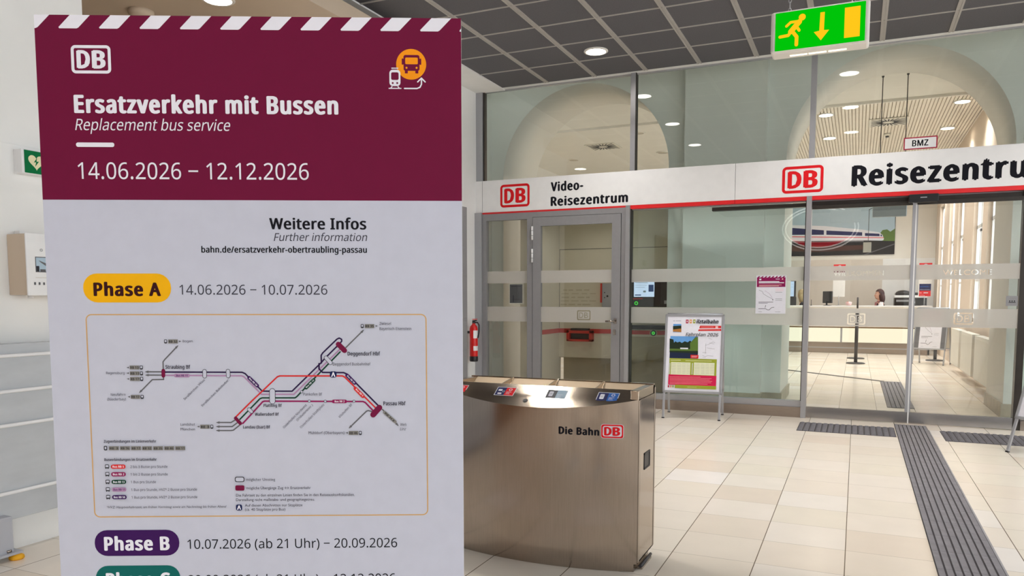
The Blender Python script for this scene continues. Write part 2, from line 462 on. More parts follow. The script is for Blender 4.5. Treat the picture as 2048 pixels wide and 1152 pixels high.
# dark lay-in ceiling over the concourse with its grid of bars
m = MB(); m.box((-4.2,-8.3,4.0), (6.4,9.01,4.12), M_ctile); struct(m, 'ceiling', 'dark grey lay-in tile ceiling over the concourse')
m = MB()
for k in range(18):
    x = -3.59 + .6235*k
    if x < 6.3: m.box((x-.026,-8.2,3.992), (x-.008,9.005,4.001), M_cbar); m.box((x+.008,-8.2,3.992), (x+.026,9.005,4.001), M_cbar); m.box((x-.01,-8.2,3.996), (x+.01,9.005,4.001), M_cbar)
for k in range(29):
    y = 8.374 - .604*k
    if y > -8.2: m.box((-4.2,y-.010,3.993), (6.3,y+.010,4.001), M_cbar)
struct(m, 'trim_1', 'light bars of the ceiling grid')
m = MB(); m.box((-4.64,-8.3,3.985), (-4.2,9.09,4.12), M_wall); m.box((-4.2,9.01,3.997), (6.4,9.09,4.12), M_wall)
struct(m, 'trim_2', 'white soffit along the ceiling edge')
# left side: near wall, opening to a side room, far wall stub
m = MB(); m.box((-4.3,-8.3,0), (-4.05,3.06,4.1), M_wall); m.box((-4.85,5.7,0), (-4.6,9.3,4.1), M_wall); m.box((-4.85,9.3,0), (-4.83,10.0,4.9), M_pier); m.box((-4.85,3.06,3.72), (-4.3,5.7,4.1), M_wall)
m.box((-4.3,-8.3,2.135),(-4.047,3.06,2.139), M_wall)
struct(m, 'wall_left', 'white plaster wall left of the concourse')
m = MB(); m.box((-9.5,2.4,0), (-9.3,6.6,3.8), M_beige); m.box((-9.5,2.2,0), (-4.3,2.4,3.8), M_beige); m.box((-9.5,6.6,0), (-4.85,6.8,3.8), M_beige)
m.box((-9.5,2.2,3.70), (-4.06,6.8,3.85), M_beige); struct(m, 'wall_side_room', 'beige walls and ceiling of the room beyond the opening')
# right and back walls of the concourse with big windows
m = MB()
m.box((6.0,-8.3,0), (6.2,9.3,.8), M_wall); m.box((6.0,-8.3,3.7), (6.2,9.3,4.1), M_wall)
ys = [-8.3,-6.6,-2.6,-1.6,2.4,3.4,6.6,9.3]
for a, b in ((-8.3,-6.6),(-2.6,-1.6),(2.4,3.4),(6.6,9.3)): m.box((6.0,a,.8), (6.2,b,3.7), M_wall)
m.box((3.6,9.05,0), (6.2,9.3,4.1), M_wall); m.box((3.6,9.3,0), (3.7,10.0,4.9), M_pier)
struct(m, 'wall_right', 'white wall with tall windows right of the concourse')
n = 20
for a, b in ((-6.6,-2.6),(-1.6,2.4),(3.4,6.6)):
    m = MB(); n += 1
    m.box((6.06,a,.8), (6.12,b,.88), M_alu); m.box((6.06,a,3.62), (6.12,b,3.7), M_alu); m.box((6.06,a,2.6), (6.12,b,2.66), M_alu)
    for k in range(5):
        y = a+(b-a)*k/4; m.box((6.06,y-.04,.8), (6.12,y+.04,3.7), M_alu)
    struct(m, 'window_%d' % n, 'tall concourse window')
m = MB(); m.box((-4.3,-8.3,0), (4.4,-8.0,4.1), M_wall); m.box((6.0,-8.3,0), (6.2,-8.0,4.1), M_wall); m.box((4.4,-8.3,2.55), (6.0,-8.0,4.1), M_wall)
MBR = mat('brown_reflection_panel', (124,84,54), .5, var=.2, scale=3, stretch=(6,6,.3)); m.box((-.2,-8.0,0), (1.3,-7.97,2.5), MBR); m.box((-4.05,-8.0,0), (-4.02,1.7,2.7), MBR)  # brown panels added out of view to give the steel bin brown reflections
struct(m, 'wall_back', 'white wall around the station entrance')
m = MB()
for k in range(3):
    x = 4.4+1.6*k/2; m.box((x-.04,-8.12,0), (x+.04,-8.04,2.55), M_grey)
for z in (0.02, 2.1, 2.47): m.box((4.4,-8.12,z), (6.0,-8.04,z+.08), M_grey)
struct(m, 'door_9', 'glazed station entrance')
# tactile paving let into the floor
M_tac = mat('grey_tactile_stone', (126,123,129), .6, var=.14, scale=14, bump=.1); M_tacd = mat('tactile_groove', (66,62,66), .8, var=.1)
M_tacl = mat('tactile_rib_edge', (150,148,152), .6, var=.1)
def guide(name, x0, x1, y0, y1, ribs):
    m = MB(); m.box((x0,y0,-.01), (x1,y1,.002), M_tacd)
    w = (x1-x0)/ribs
    yy = y0; k = 0
    while yy < y1-.01:
        e = min(y1, yy+.30)
        for i in range(ribs):
            m.box((x0+w*i+.0045,yy+.001,.0), (x0+w*(i+1)-.0045,e-.001,.0065), M_tac)
        yy = e; k += 1
    struct(m, name, 'grey ribbed tactile guidance strip')
guide('trim_3', .40, .70, -3.0, 8.93, 8)
guide('trim_4', .38, .68, 10.3, 13.5, 6)
M_stud = mat('dark_tactile_stud', (98,96,104), .5, var=.12, scale=14)
def studs(name, x0, x1, y0, y1):
    m = MB(); m.box((x0,y0,-.01), (x1,y1,.003), M_tacd)
    nx = round((x1-x0)/.0555); ny = round((y1-y0)/.0525)
    for i in range(nx):
        for j in range(ny):
            cx = x0+(i+.5)*(x1-x0)/nx; cy = y0+(j+.5)*(y1-y0)/ny
            s = .023; t = .012; b = [m.bm.verts.new((cx+a*s, cy+c*s, .003)) for a, c in ((-1,-1),(1,-1),(1,1),(-1,1))]; tp = [m.bm.verts.new((cx+a*t, cy+c*t, .010)) for a, c in ((-1,-1),(1,-1),(1,1),(-1,1))]
            fs = [m.bm.faces.new(tp)] + [m.bm.faces.new((b[k], b[(k+1)%4], tp[(k+1)%4], tp[k])) for k in range(4)]
            m._set(fs, M_stud)
    struct(m, name, 'grey studded tactile attention field')
studs('trim_5', -.515, .39, 8.12, 8.68); studs('trim_6', .80, 2.4, 8.08, 8.66)
m = MB(); m.box((.70,8.68,0), (.71,4.0,.003), M_tacl); struct(m, 'trim_7', 'pale joint beside the tactile strip')

# arcade wall behind the glass: two round arches, plinths, a projecting pier
def arch_wall():
    m = MB(); bm = m.bm; y0, y1 = 10.0, 11.2; zt = 5.2; R = 1.185; zs = 3.03
    secs = []                                   # (x, underside height) samples from left to right
    xl = -6.4
    for c in (-3.465, .345):
        secs.append(('solid', xl, c-R)); secs.append(('arch', c)); xl = c+R
    secs.append(('solid', xl, 3.6))
    def quad(p, mt, sm=False): m._set([bm.faces.new([bm.verts.new(q) for q in p])], mt, sm)
    for q in secs:
        if q[0] == 'solid':
            m.box((q[1],y0,0), (q[2],y0+.01,zt), M_pier); m.box((q[1],y0+.01,0), (q[2],y1,zt), M_room)
        else:
            c = q[1]; P = [(c-R*math.cos(PI*k/48), zs+R*math.sin(PI*k/48)) for k in range(49)]
            for (xa, za), (xb, zb) in zip(P[:-1], P[1:]):
                quad([(xa,y0,za),(xb,y0,zb),(xb,y0,zt),(xa,y0,zt)], M_pier); quad([(xb,y1,zb),(xa,y1,za),(xa,y1,zt),(xb,y1,zt)], M_room)
                quad([(xa,y0,za),(xa,y1,za),(xb,y1,zb),(xb,y0,zb)], M_room, True)
            quad([(c-R,y0,zt),(c+R,y0,zt),(c+R,y1,zt),(c-R,y1,zt)], M_room)
    bmesh.ops.remove_doubles(bm, verts=bm.verts, dist=.0001)
    return m
struct(arch_wall(), 'wall_arcade', 'thick plastered arcade wall with round arches behind the glass')
m = MB(); m.box((-2.05,9.84,0), (-1.065,10.02,4.75), M_pier); struct(m, 'wall_pier', 'pale green plaster pier between the arches')
m = MB()
m.box((-2.065,9.825,0), (-1.05,10.0,.15), M_stone); m.box((-2.30,9.985,0), (-2.07,10.3,.15), M_stone); m.box((-1.06,9.985,0), (-.82,11.22,.15), M_stone)
m.box((1.51,9.985,0), (3.6,11.22,.15), M_stone)
struct(m, 'baseboard_arcade', 'beige stone plinth at the foot of the arcade')
m = MB(); m.box((-4.85,GY+.03,4.72), (3.7,10.05,4.9), M_pier); m.box((-4.85,GY+.03,4.02), (3.7,GY+.06,4.72), M_pier); struct(m, 'wall_lintel', 'plaster soffit between the glass and the arcade')

# travel centre hall beyond
m = MB(); m.box((-7.0,11.2,4.40), (2.3,13.45,4.6), M_room); m.box((-7.0,13.45,4.44), (-2.6,23.0,4.6), M_room); m.box((-2.6,13.45,4.452), (2.3,23.0,4.6), M_slatgap); m.box((-7,13.40,4.36),(2.3,13.45,4.6), M_room)
x = -2.6
while x < 2.2: m.box((x,13.45,4.43), (x+.038,22.7,4.47), M_slat); x += .054
struct(m, 'ceiling_inner', 'white slatted ceiling of the travel centre')
m = MB(); m.box((-7.0,22.5,0), (2.4,22.7,4.6), M_room); struct(m, 'wall_far', 'cream wall behind the service counter')
m = MB(); m.box((-7.2,11.2,0), (-7.0,22.7,4.6), M_room); struct(m, 'wall_inner_left', 'cream side wall of the travel centre')
WIN = [(11.5,12.35),(12.72,13.87),(14.4,15.5),(16.85,17.8),(18.45,19.42),(20.55,21.6)]
m = MB()
yy = 11.2
for a, b in WIN:
    m.box((1.8,yy,0), (2.1,a,4.6), M_reveal); m.box((1.8,a,0), (2.1,b,.92), M_reveal); m.box((1.8,a,3.55), (2.1,b,4.6), M_reveal); yy = b
m.box((1.8,yy,0), (2.1,22.7,4.6), M_reveal)
struct(m, 'wall_window_side', 'cream window wall of the travel centre')
for i, (a, b) in enumerate(WIN):
    m = MB()
    for z in (.92, 2.52, 3.49): m.box((1.86,a,z), (1.92,b,z+.06), M_white)
    m.box((1.87,a,1.62), (1.91,b,1.655), M_white)
    for y in (a, b-.05, (a+b)/2-.03): m.box((1.86,y,.92), (1.92,y+.055,3.55), M_white)
    w = struct(m, 'window_%d' % (i+1), 'tall white framed window of the travel centre')
    m = MB(); m.box((1.885,a,.92), (1.895,b,3.55), M_glassC); struct(m, 'pane', parent=w)
    m = MB(); m.box((1.845,(a+b)/2-.03,2.45), (1.87,(a+b)/2+.05,2.49), M_charcoal); struct(m, 'latch', parent=w)
m = MB()
m.prism([(-1.5,15.22,.001),(.38,13.52,.001),(.44,13.58,.001),(-1.44,15.28,.001)], (0,0,.004), M_charcoal); struct(m, 'trim_8', 'narrow dark threshold strip in the inner floor')

# ------------------------------------------------------------------ glazed front (posts, rails, panes, doors)
m = MB()
# posts: full height, upper mullions
for x0, x1 in ((-4.61,-4.505),(-2.535,-2.475),(-.53,-.472),(1.46,1.52),(3.45,3.6)):
    m.box((x0,GY-.05,2.85), (x1,GY+.05,4.0), M_alu)
for x0, x1 in ((-4.61,-4.50),(-2.565,-2.515),(-.535,-.482)):
    m.box((x0,GY-.10,0), (x1,GY+.05,2.44), M_alu)
m.box((1.475,GY-.06,0), (1.54,GY+.05,2.44), M_dark); m.box((3.45,GY-.06,0), (3.6,GY+.05,2.44), M_alu)
m.box((-4.60,GY-.005,3.985), (3.6,GY+.04,4.06), M_alu); m.box((-4.505,GY-.03,2.85), (-4.485,GY+.04,4.0), M_dark); m.box((-2.475,GY-.045,2.85), (-2.467,GY+.04,4.0), M_dark); m.box((-.545,GY-.06,.185), (-.535,GY+.04,2.40), M_dark); m.box((-2.515,GY-.06,.185), (-2.508,GY+.04,2.40), M_dark)
struct(m, 'trim_9', 'aluminium posts and rails of the glazed front')
m = MB(); m.box((-2.515,GY-.05,.115), (-.535,GY+.03,.185), M_alu); m.box((-2.515,GY-.07,0), (-.535,GY+.02,.115), M_skirt)
m.box((1.54,GY-.05,.115), (3.45,GY+.03,.185), M_alu); m.box((1.54,GY-.07,0), (3.45,GY+.02,.115), M_skirt)
struct(m, 'baseboard_front', 'brown steel skirting and bottom rail of the glazed front')
m = MB(); m.box((-1.56,GY-.03,2.335), (-.535,GY+.06,2.375), M_dark); m.box((-.482,GY-.03,2.325), (1.475,GY+.06,2.385), M_dark); m.box((-.482,GY-.01,2.385), (1.475,GY+.06,2.43), M_grey)
m.box((-2.515,GY-.01,2.39), (-.535,GY+.04,2.44), M_alu)
struct(m, 'trim_10', 'dark sliding door header rail')
wn = 9
for x0, x1, z0, z1 in ((-4.47,-2.535,2.85,3.995),(-2.475,-.53,2.85,3.995),(-.472,1.46,2.85,3.995),(1.52,3.45,2.85,3.995),(-2.515,-.535,.185,2.39),(1.54,3.45,.185,2.39)):
    wn += 1; m = MB(); m.box((x0,GY-.004,z0), (x1,GY+.004,z1), M_glassU if z0 > 1 else M_glassG)
    w = struct(m, 'window_%d' % wn, 'fixed glass pane of the glazed front')
    if z0 < 1:
        film('frosted_band', x0, x1, 1.525, 1.68, GY-.008, [], w); film('frosted_band', x0, x1, 1.03, 1.222, GY-.008, [], w)
# hinged door with side light
yd = GY-.06
m = MB()
for b in (((-4.50,0),(-4.44,2.42)), ((-3.86,0),(-3.785,2.42)), ((-2.62,0),(-2.565,2.42)), ((-4.44,2.335),(-3.86,2.42)), ((-3.785,2.355),(-2.62,2.42)), ((-4.44,0),(-3.86,.16))):
    m.box((b[0][0],yd-.02,b[0][1]), (b[1][0],yd+.06,b[1][1]), M_grey)
d0 = struct(m, 'door_1', 'grey metal framed glass door of the video booth with side light')
m = MB(); m.box((-4.44,yd+.016,.16), (-3.86,yd+.024,2.335), M_glassC); struct(m, 'side_light_pane', parent=d0)
film('frosted_band', -4.44, -3.86, 1.525, 1.68, yd+.012, [], d0); film('frosted_band', -4.44, -3.86, 1.03, 1.222, yd+.012, [], d0)
m = MB()
for b in (((-3.778,.01),(-3.67,2.35)), ((-2.736,.01),(-2.626,2.35)), ((-3.67,2.24),(-2.736,2.35)), ((-3.67,.01),(-2.736,.16))):
    m.box((b[0][0],yd-.03,b[0][1]), (b[1][0],yd+.03,b[1][1]), M_grey)
lf = struct(m, 'door_leaf', parent=d0)
m = MB(); m.box((-3.67,yd-.004,.16), (-2.736,yd+.004,2.24), M_glassC); struct(m, 'door_pane', parent=lf)
film('frosted_band', -3.67, -2.736, 1.525, 1.68, yd-.008, [], lf)
film('frosted_band', -3.67, -2.736, 1.03, 1.222, yd-.008, [('logo', -3.185, 1.058, .178, .124)], lf)
for z in (2.155, 1.87):
    m = MB(); m.cyl((-3.782,yd-.04,z-.085), (-3.782,yd-.04,z+.085), .013, M_white, 12)
    for q in (-.03,.03): m.cyl((-3.782,yd-.04,z+q-.002), (-3.782,yd-.04,z+q+.002), .0145, M_charcoal, 12)
    struct(m, 'hinge', parent=d0)
m = MB(); m.box((-2.70,yd-.042,1.02), (-2.665,yd-.03,1.085), M_steel); m.cyl((-2.683,yd-.03,1.053), (-2.683,yd-.085,1.053), .011, M_steel, 12)
m.tube([(-2.683,yd-.085,1.053), (-2.79,yd-.085,1.05)], .011, M_steel); m.ball((-2.683,yd-.085,1.053), .014, M_steel)
struct(m, 'door_handle', parent=lf)
m = MB(); m.cyl((-2.69,yd-.03,.93), (-2.69,yd-.045,.93), .018, M_steel, 16); m.box((-2.705,yd-.04,.885), (-2.675,yd-.03,.95), M_steel); struct(m, 'lock_cylinder', parent=lf)
# two sliding leaves
def leaf(n, x0, x1, label, logo, word, stile):
    y = GY-.045
    m = MB(); m.box((x0,y-.02,.008), (x1,y+.02,.125), M_rail); m.box((x0,y-.015,2.30), (x1,y+.015,2.34), M_dark)
    if stile: m.box((x1-.035,y-.024,.125), (x1,y+.02,2.34), M_alu); m.box((x1-.008,y-.026,.008), (x1+.004,y-.018,2.3), M_white)
    else: m.box((x0,y-.014,.125), (x0+.012,y+.014,2.30), M_alu)
    d = struct(m, 'door_%d' % n, label)
    m = MB(); m.box((x0,y-.004,.125), (x1-(.035 if stile else 0),y+.004,2.30), M_glassC); struct(m, 'door_pane', parent=d)
    e = x1-(.035 if stile else 0)
    film('frosted_band', x0, e, 1.525, 1.68, y-.008, [word], d)
    film('frosted_band', x0, e, 1.03, 1.222, y-.008, [logo], d)
leaf(2, -.478, .535, 'left sliding glass door leaf of the travel centre', ('logo', -.09, 1.045, .18, .125), ('text', 'WILLKOMMEN', -.24, 1.573, .49, .052), True)
leaf(3, .54, 1.472, 'right sliding glass door leaf of the travel centre', ('logo', .915, 1.06, .178, .124), ('text', 'WELCOME', .80, 1.57, .435, .052), False)

# ------------------------------------------------------------------ large notice board in the foreground
t = thing('notice_board', 'tall white notice board with dark red header about replacement buses, standing close in front', 'notice board', (-1.49757,1.02669,0), math.atan2(.43400,.90091))
m = MB(); m.box((0,0,.702), (.841,.008,1.891), M_white, bev=.001); m.build('board_panel', t)
m = MB()
for x in (.14,.70):
    m.box((x-.02,.009,.03), (x+.02,.03,1.75), M_alu); m.box((x-.03,-.22,0), (x+.03,.28,.03), M_alu)
m.box((.12,.012,.30), (.72,.026,.34), M_alu); m.build('stand', t, bev=.003)
def bflat(): return Flat((0,0,.702), (1,0,0), (0,0,1), .001, .00001)
f = bflat(); f.rrect(0,0,841,1189,0,'pap'); f.build('printed_sheet', t)
f = bflat(); f.z = .0005; f.rrect(0,829,841,1189,0,'mar')
for k in range(-1, 11):
    x = 46.6+79.16*k; q = [(x+1.5,1163.2),(x+35.5,1163.2),(x+39,1165),(x+62.6,1189),(x+23.2,1189),(x+.3,1165.5)]
    if x < 0: q = [(0,1163.2),(2,1163.2),(6,1165),(30,1189),(0,1189)]
    if x > 800: q = [(838,1163.2),(841,1163.2),(841,1169),(838.3,1165.8)]
    f.poly(q, 'w')
f.build('header_field', t)
f = bflat(); f.z = .001; f.dblogo(69,1076.4,146.7,1131,'w'); f.build('rail_logo', t)
f = bflat(); f.z = .001
f.disc(740.8,1098.8,30,'org',40)
f.rrect(725.5,1086,757.5,1117,4,'mar'); f.rrect(729,1099,754,1112,2,'org'); f.rrect(722,1098,725.5,1110,1,'mar'); f.rrect(757.5,1098,761,1110,1,'mar'); f.rrect(728,1081,734,1087,1,'mar'); f.rrect(749,1081,755,1087,1,'mar')
for x in (731.5,751.5): f.disc(x,1092,2,'org',12)
f.rrect(697,1056,719,1088,7,'w'); f.rrect(700.5,1068,715.5,1083,3,'mar'); f.line([(702,1091),(714,1091)],2,'w')
for x in (703.5,712.5): f.disc(x,1062,2,'mar',12)
f.line([(696,1051.5),(720,1051.5)],2,'w'); f.line([(702,1055),(699,1051.5)],2,'w'); f.line([(714,1055),(717,1051.5)],2,'w')
f.line([(727,1051.5),(752,1051.5),(758,1054),(761,1060),(761,1071)],2.6,'w'); f.line([(753.5,1064.5),(761,1072),(768.5,1064.5)],2.6,'w')
f.build('bus_and_tram_symbol', t)
POSTER = [
('T', 'h', 'Ersatzverkehr mit Bussen', 70.5, 1000.7, 523.5, 32.8, 2, 0, 'w', 0),
('T', 'h', 'Replacement bus service', 70.9, 966.1, 304.8, 22.0, -1, 1, 'w', 0),
('T', 'h', '14.06.2026 – 12.12.2026', 72.5, 870.2, 459.8, 32.6, -1, 0, 'w', 0),
('R','h',71.3,933.2,146.8,941.9,4,'w'),
('T', 'i', 'Weitere Infos', 450.5, 771.4, 196.0, 21.7, 1, 0, 'k', 0),
('T', 'i', 'Further information', 459.0, 747.6, 187.2, 15.6, -1, 1, 'd', 0),
('T', 'i', 'bahn.de/ersatzverkehr-obertraubling-passau', 312.3, 724.1, 334.5, 12.1, 1, 0, 'k', 0),
('R','A',72.4,622.9,249.0,681.6,28.5,'yel'),
('T', 'A', 'Phase A', 92.8, 636.9, 135.4, 25.3, 2, 0, 'brn', 0),
('T', 'i', '14.06.2026 – 10.07.2026', 265.7, 638.9, 299.3, 19.8, -1, 0, 'd', 0),
('R','B',72.8,94.8,247.2,150.0,26,'pur'),
('T', 'B', 'Phase B', 91.9, 107.3, 135.2, 27.2, 2, 0, 'w', 0),
('T', 'i', '10.07.2026 (ab 21 Uhr) – 20.09.2026', 264.0, 108.7, 437.0, 19.9, -1, 0, 'k', 0),
('R','C',72.1,18.6,246.7,74.0,26,'teal'),
('T', 'C', 'Phase C', 92.7, 29.6, 132.7, 27.5, 2, 0, 'w', 0),
('T', 'i', '20.09.2026 (ab 21 Uhr) – 12.12.2026', 263.0, 31.9, 433.4, 20.1, -1, 0, 'k', 0),
('L','m',[(227.2,487.0),(227.3,501.5),(231.0,506.3),(257.4,533.5)],2.6,'gr'),
('L','m',[(226.7,471.3),(227.2,465.2),(204.1,464.8),(178.6,439.5)],2.6,'gr'),
('L','m',[(192.8,481.1),(224.2,481.0)],2.6,'gr'),
('L','m',[(193.0,474.3),(223.9,474.2)],2.6,'gr'),
('L','m',[(231.3,480.5),(387.5,479.6),(393.5,476.9),(427.4,440.4),(488.7,440.2),(550.0,499.6),(557.4,508.1),(583.1,533.4)],3.0,'nav'),
('L','m',[(231.1,473.7),(386.1,472.3),(390.9,470.4),(426.0,433.8),(492.1,433.6),(589.0,527.4)],3.0,'lil'),
('L','m',[(550.0,498.4),(549.8,514.1),(552.8,519.0),(582.6,547.5),(587.4,549.9),(592.2,547.4),(592.6,543.6),(589.2,539.5)],3.0,'nav'),
('L','m',[(588.8,521.3),(537.4,469.3),(498.0,428.7),(494.4,426.3),(427.0,426.5),(422.2,424.6),(380.2,382.0)],3.0,'grn'),
('L','m',[(545.2,497.2),(544.9,486.3),(552.0,479.0),(595.3,478.4),(602.5,475.2),(667.8,407.1)],3.2,'nav'),
('L','m',[(369.5,384.5),(401.6,416.1),(459.3,470.2),(464.2,471.9),(592.8,471.6),(597.5,469.1),(661.7,403.0)],3.0,'red'),
('L','m',[(386.0,373.4),(400.8,389.2),(428.0,418.5),(431.7,419.7),(634.1,418.2),(638.9,416.0),(655.6,398.1)],3.2,'mag'),
('L','m',[(601.0,530.5),(636.4,565.2)],2.6,'gr'),
('L','m',[(653.2,396.9),(644.7,399.3),(641.1,398.1),(605.9,363.9)],2.6,'gr'),
('L','m',[(673.8,401.7),(705.4,368.4)],2.6,'gr'),
('L','m',[(372.8,382.0),(361.8,375.4),(334.2,375.6)],2.6,'gr'),
('L','m',[(376.2,375.9),(364.0,366.9),(333.2,367.0)],2.6,'gr'),
('L','m',[(380.9,371.0),(366.1,359.3),(361.3,358.5),(332.9,358.7)],2.6,'gr'),
('P','m',[(260.0,535.8),(252.7,532.1),(256.2,528.5)],'gr'),
('P','m',[(175.9,436.9),(183.3,440.6),(179.9,444.3)],'gr'),
('P','m',[(189.5,481.1),(197.1,478.4),(197.3,483.6)],'gr'),
('P','m',[(189.7,474.3),(197.3,471.7),(197.5,476.9)],'gr'),
('P','m',[(638.8,567.3),(631.4,563.7),(635.0,560.0)],'gr'),
('P','m',[(603.5,361.5),(611.0,365.2),(607.3,369.0)],'gr'),
('P','m',[(707.5,366.5),(703.9,374.0),(700.2,370.3)],'gr'),
('P','m',[(330.6,375.6),(338.3,372.9),(338.4,378.2)],'gr'),
('P','m',[(330.3,367.0),(338.0,364.3),(338.2,369.6)],'gr'),
('P','m',[(330.1,358.7),(337.8,356.0),(337.9,361.3)],'gr'),
('P','m',[(266.3,543.6),(261.2,545.3),(261.1,541.8)],'gr'),
('P','m',[(667.5,574.6),(662.4,576.4),(662.3,572.9)],'gr'),
('P','m',[(597.0,352.8),(602.2,351.0),(602.2,354.6)],'gr'),
('P','m',[(152.8,490.1),(157.8,488.3),(158.0,491.8)],'gr'),
('P','m',[(152.3,478.5),(157.4,476.7),(157.5,480.2)],'gr'),
('P','m',[(152.3,466.7),(157.4,464.9),(157.5,468.4)],'gr'),
('P','m',[(152.7,429.6),(157.8,427.8),(157.9,431.3)],'gr'),
('P','m',[(291.9,367.2),(297.0,365.4),(297.2,368.9)],'gr'),
('L','m',[(227.4,483.4),(227.2,472.7)],7.5,'hub'),
('L','m',[(371.7,384.5),(381.0,373.4)],7,'hub'),
('L','m',[(585.5,537.1),(598.0,524.2)],10.5,'hub'),
('L','m',[(667.8,405.4),(654.8,390.7)],12,'hub'),
('L','m',[(311.2,482.0),(311.1,471.8)],9,'dk'),
('L','m',[(311.2,482.0),(311.1,471.8)],7,'pap'),
('L','m',[(358.9,482.3),(359.1,472.2)],9,'dk'),
('L','m',[(358.9,482.3),(359.1,472.2)],7,'pap'),
('L','m',[(399.8,402.7),(404.5,397.8)],8,'dk'),
('L','m',[(399.8,402.7),(404.5,397.8)],6,'pap'),
('L','m',[(448.3,440.3),(448.0,419.6)],12.5,'dk'),
('L','m',[(448.3,440.3),(448.0,419.6)],10.5,'pap'),
('L','m',[(559.8,509.3),(568.7,499.1)],9,'dk'),
('L','m',[(559.8,509.3),(568.7,499.1)],7,'pap'),
('L','m',[(508.4,438.9),(508.6,438.9)],6,'dk'),
('L','m',[(508.4,438.9),(508.6,438.9)],4.2,'pap'),
('L','m',[(523.6,419.4),(523.8,419.4)],6,'dk'),
('L','m',[(523.6,419.4),(523.8,419.4)],4.2,'pap'),
('L','m',[(556.4,419.0),(556.6,419.0)],6,'dk'),
('L','m',[(556.4,419.0),(556.6,419.0)],4.2,'pap'),
('L','m',[(615.5,418.8),(615.8,418.8)],6,'dk'),
('L','m',[(615.5,418.8),(615.8,418.8)],4.2,'pap'),
('L','m',[(252.5,473.4),(277.5,473.1)],7.5,'lil'),
('L','m',[(401.6,468.4),(417.9,451.9)],7.5,'pur'),
('L','m',[(517.7,447.4),(533.6,463.2)],7.5,'grn'),
('L','m',[(573.7,418.7),(597.9,418.6)],7.5,'mag'),
('L','m',[(602.4,472.8),(617.8,456.9)],7.5,'pur'),
('L','m',[(618.9,445.4),(634.3,429.3)],7.5,'red'),
('T', 'm', 'Bus RB 11', 253.6, 471.5, 22.6, 3.5, 1, 0, 'pur', 0),
('T', 'm', 'Bus RB 50', 401.1, 467.0, 22.1, 3.2, 1, 0, 'w', -47),
('T', 'm', 'Bus RB 13', 518.6, 446.7, 22.6, 3.2, 1, 0, 'w', 44),
('T', 'm', 'Bus RB 2', 575.9, 416.9, 20.3, 3.6, 1, 0, 'w', 0),
('T', 'm', 'Bus RB 50', 601.9, 471.3, 21.4, 3.2, 1, 0, 'w', -47),
('T', 'm', 'Bus RB 5', 619.3, 443.5, 20.5, 3.2, 1, 0, 'w', -46),
('R','m',567.0,468.5,580.9,481.3,4,'nvb'),
('P','m',[(569.6,469.9),(573.2,479.6),(575.1,479.6),(578.3,469.9),(575.9,469.9),(574.1,475.3),(572.0,469.9)],'w'),
('R','m',159.7,486.0,179.0,494.1,0.8,'chp'),
('T', 'm', 'RB 13', 161.0, 487.6, 16.6, 4.6, 1, 0, 'k', 0),
('R','m',180.1,485.9,186.2,494.1,2,'dk'),
('R','m',181.4,488.6,184.9,492.9,1.2,'pap'),
('R','m',159.7,473.9,179.0,482.1,0.8,'chp'),
('T', 'm', 'RB 11', 161.0, 475.6, 16.6, 4.5, 1, 0, 'k', 0),
('R','m',180.1,473.8,186.2,482.0,2,'dk'),
('R','m',181.4,476.5,184.9,480.8,1.2,'pap'),
('R','m',159.7,462.3,179.1,470.7,0.8,'chp'),
('T', 'm', 'RB 17', 161.0, 463.9, 16.6, 4.6, 1, 0, 'k', 0),
('R','m',180.2,462.2,186.2,470.7,2,'dk'),
('R','m',181.5,464.9,185.0,469.5,1.2,'pap'),
('R','m',159.7,425.4,178.6,433.6,0.8,'chp'),
('T', 'm', 'RB 17', 161.0, 427.1, 16.2, 4.6, 1, 0, 'k', 0),
('R','m',179.7,425.4,185.7,433.6,2,'dk'),
('R','m',181.0,428.0,184.5,432.4,1.2,'pap'),
('R','m',299.0,362.7,318.4,371.2,0.8,'chp'),
('T', 'm', 'RE 3', 300.2, 364.4, 16.8, 4.6, 1, 0, 'k', 0),
('R','m',319.6,362.6,325.6,371.2,2,'dk'),
('R','m',320.9,365.3,324.4,370.0,1.2,'pap'),
('R','m',239.8,539.3,259.3,547.6,0.8,'chp'),
('T', 'm', 'RB 32', 241.1, 540.9, 16.8, 4.5, 1, 0, 'k', 0),
('R','m',231.5,539.3,237.5,547.7,2,'dk'),
('R','m',232.8,541.9,236.3,546.5,1.2,'pap'),
('R','m',640.6,570.3,659.9,578.5,0.8,'chp'),
('T', 'm', 'RB 35', 641.8, 572.0, 16.8, 4.5, 1, 0, 'k', 0),
('R','m',632.2,570.3,638.1,578.5,2,'dk'),
('R','m',633.4,573.0,636.8,577.3,1.2,'pap'),
('R','m',603.9,348.4,623.5,356.9,0.8,'chp'),
('T', 'm', 'RB 46', 605.2, 350.1, 16.9, 4.7, 1, 0, 'k', 0),
('R','m',624.8,348.3,630.7,356.9,2,'dk'),
('R','m',626.0,351.0,629.5,355.6,1.2,'pap'),
('L','m',[(678.6,395.5),(700.2,375.8)],6.5,'chp'),
('T', 'm', 'RE ICE', 678.6, 393.1, 26.0, 4.0, 1, 0, 'k', -44),
('T', 'm', 'Bogen', 269.1, 541.6, 20.2, 4.7, 0, 0, 'd', 0),
('T', 'm', 'Straubing Bf', 232.3, 487.4, 50.4, 7.4, 1, 0, 'd', 0),
('T', 'm', 'Regensburg', 111.9, 476.4, 37.2, 5.1, 0, 0, 'd', 0),
('T', 'm', 'Neufahrn', 119.5, 431.9, 29.7, 5.2, 0, 0, 'd', 0),
('T', 'm', '(Niederbay)', 111.8, 422.4, 38.0, 5.2, 0, 0, 'd', 0),
('T', 'm', 'Landshut', 258.9, 369.4, 29.5, 5.3, 0, 0, 'd', 0),
('T', 'm', 'München', 258.6, 359.6, 29.5, 5.2, 0, 0, 'd', 0),
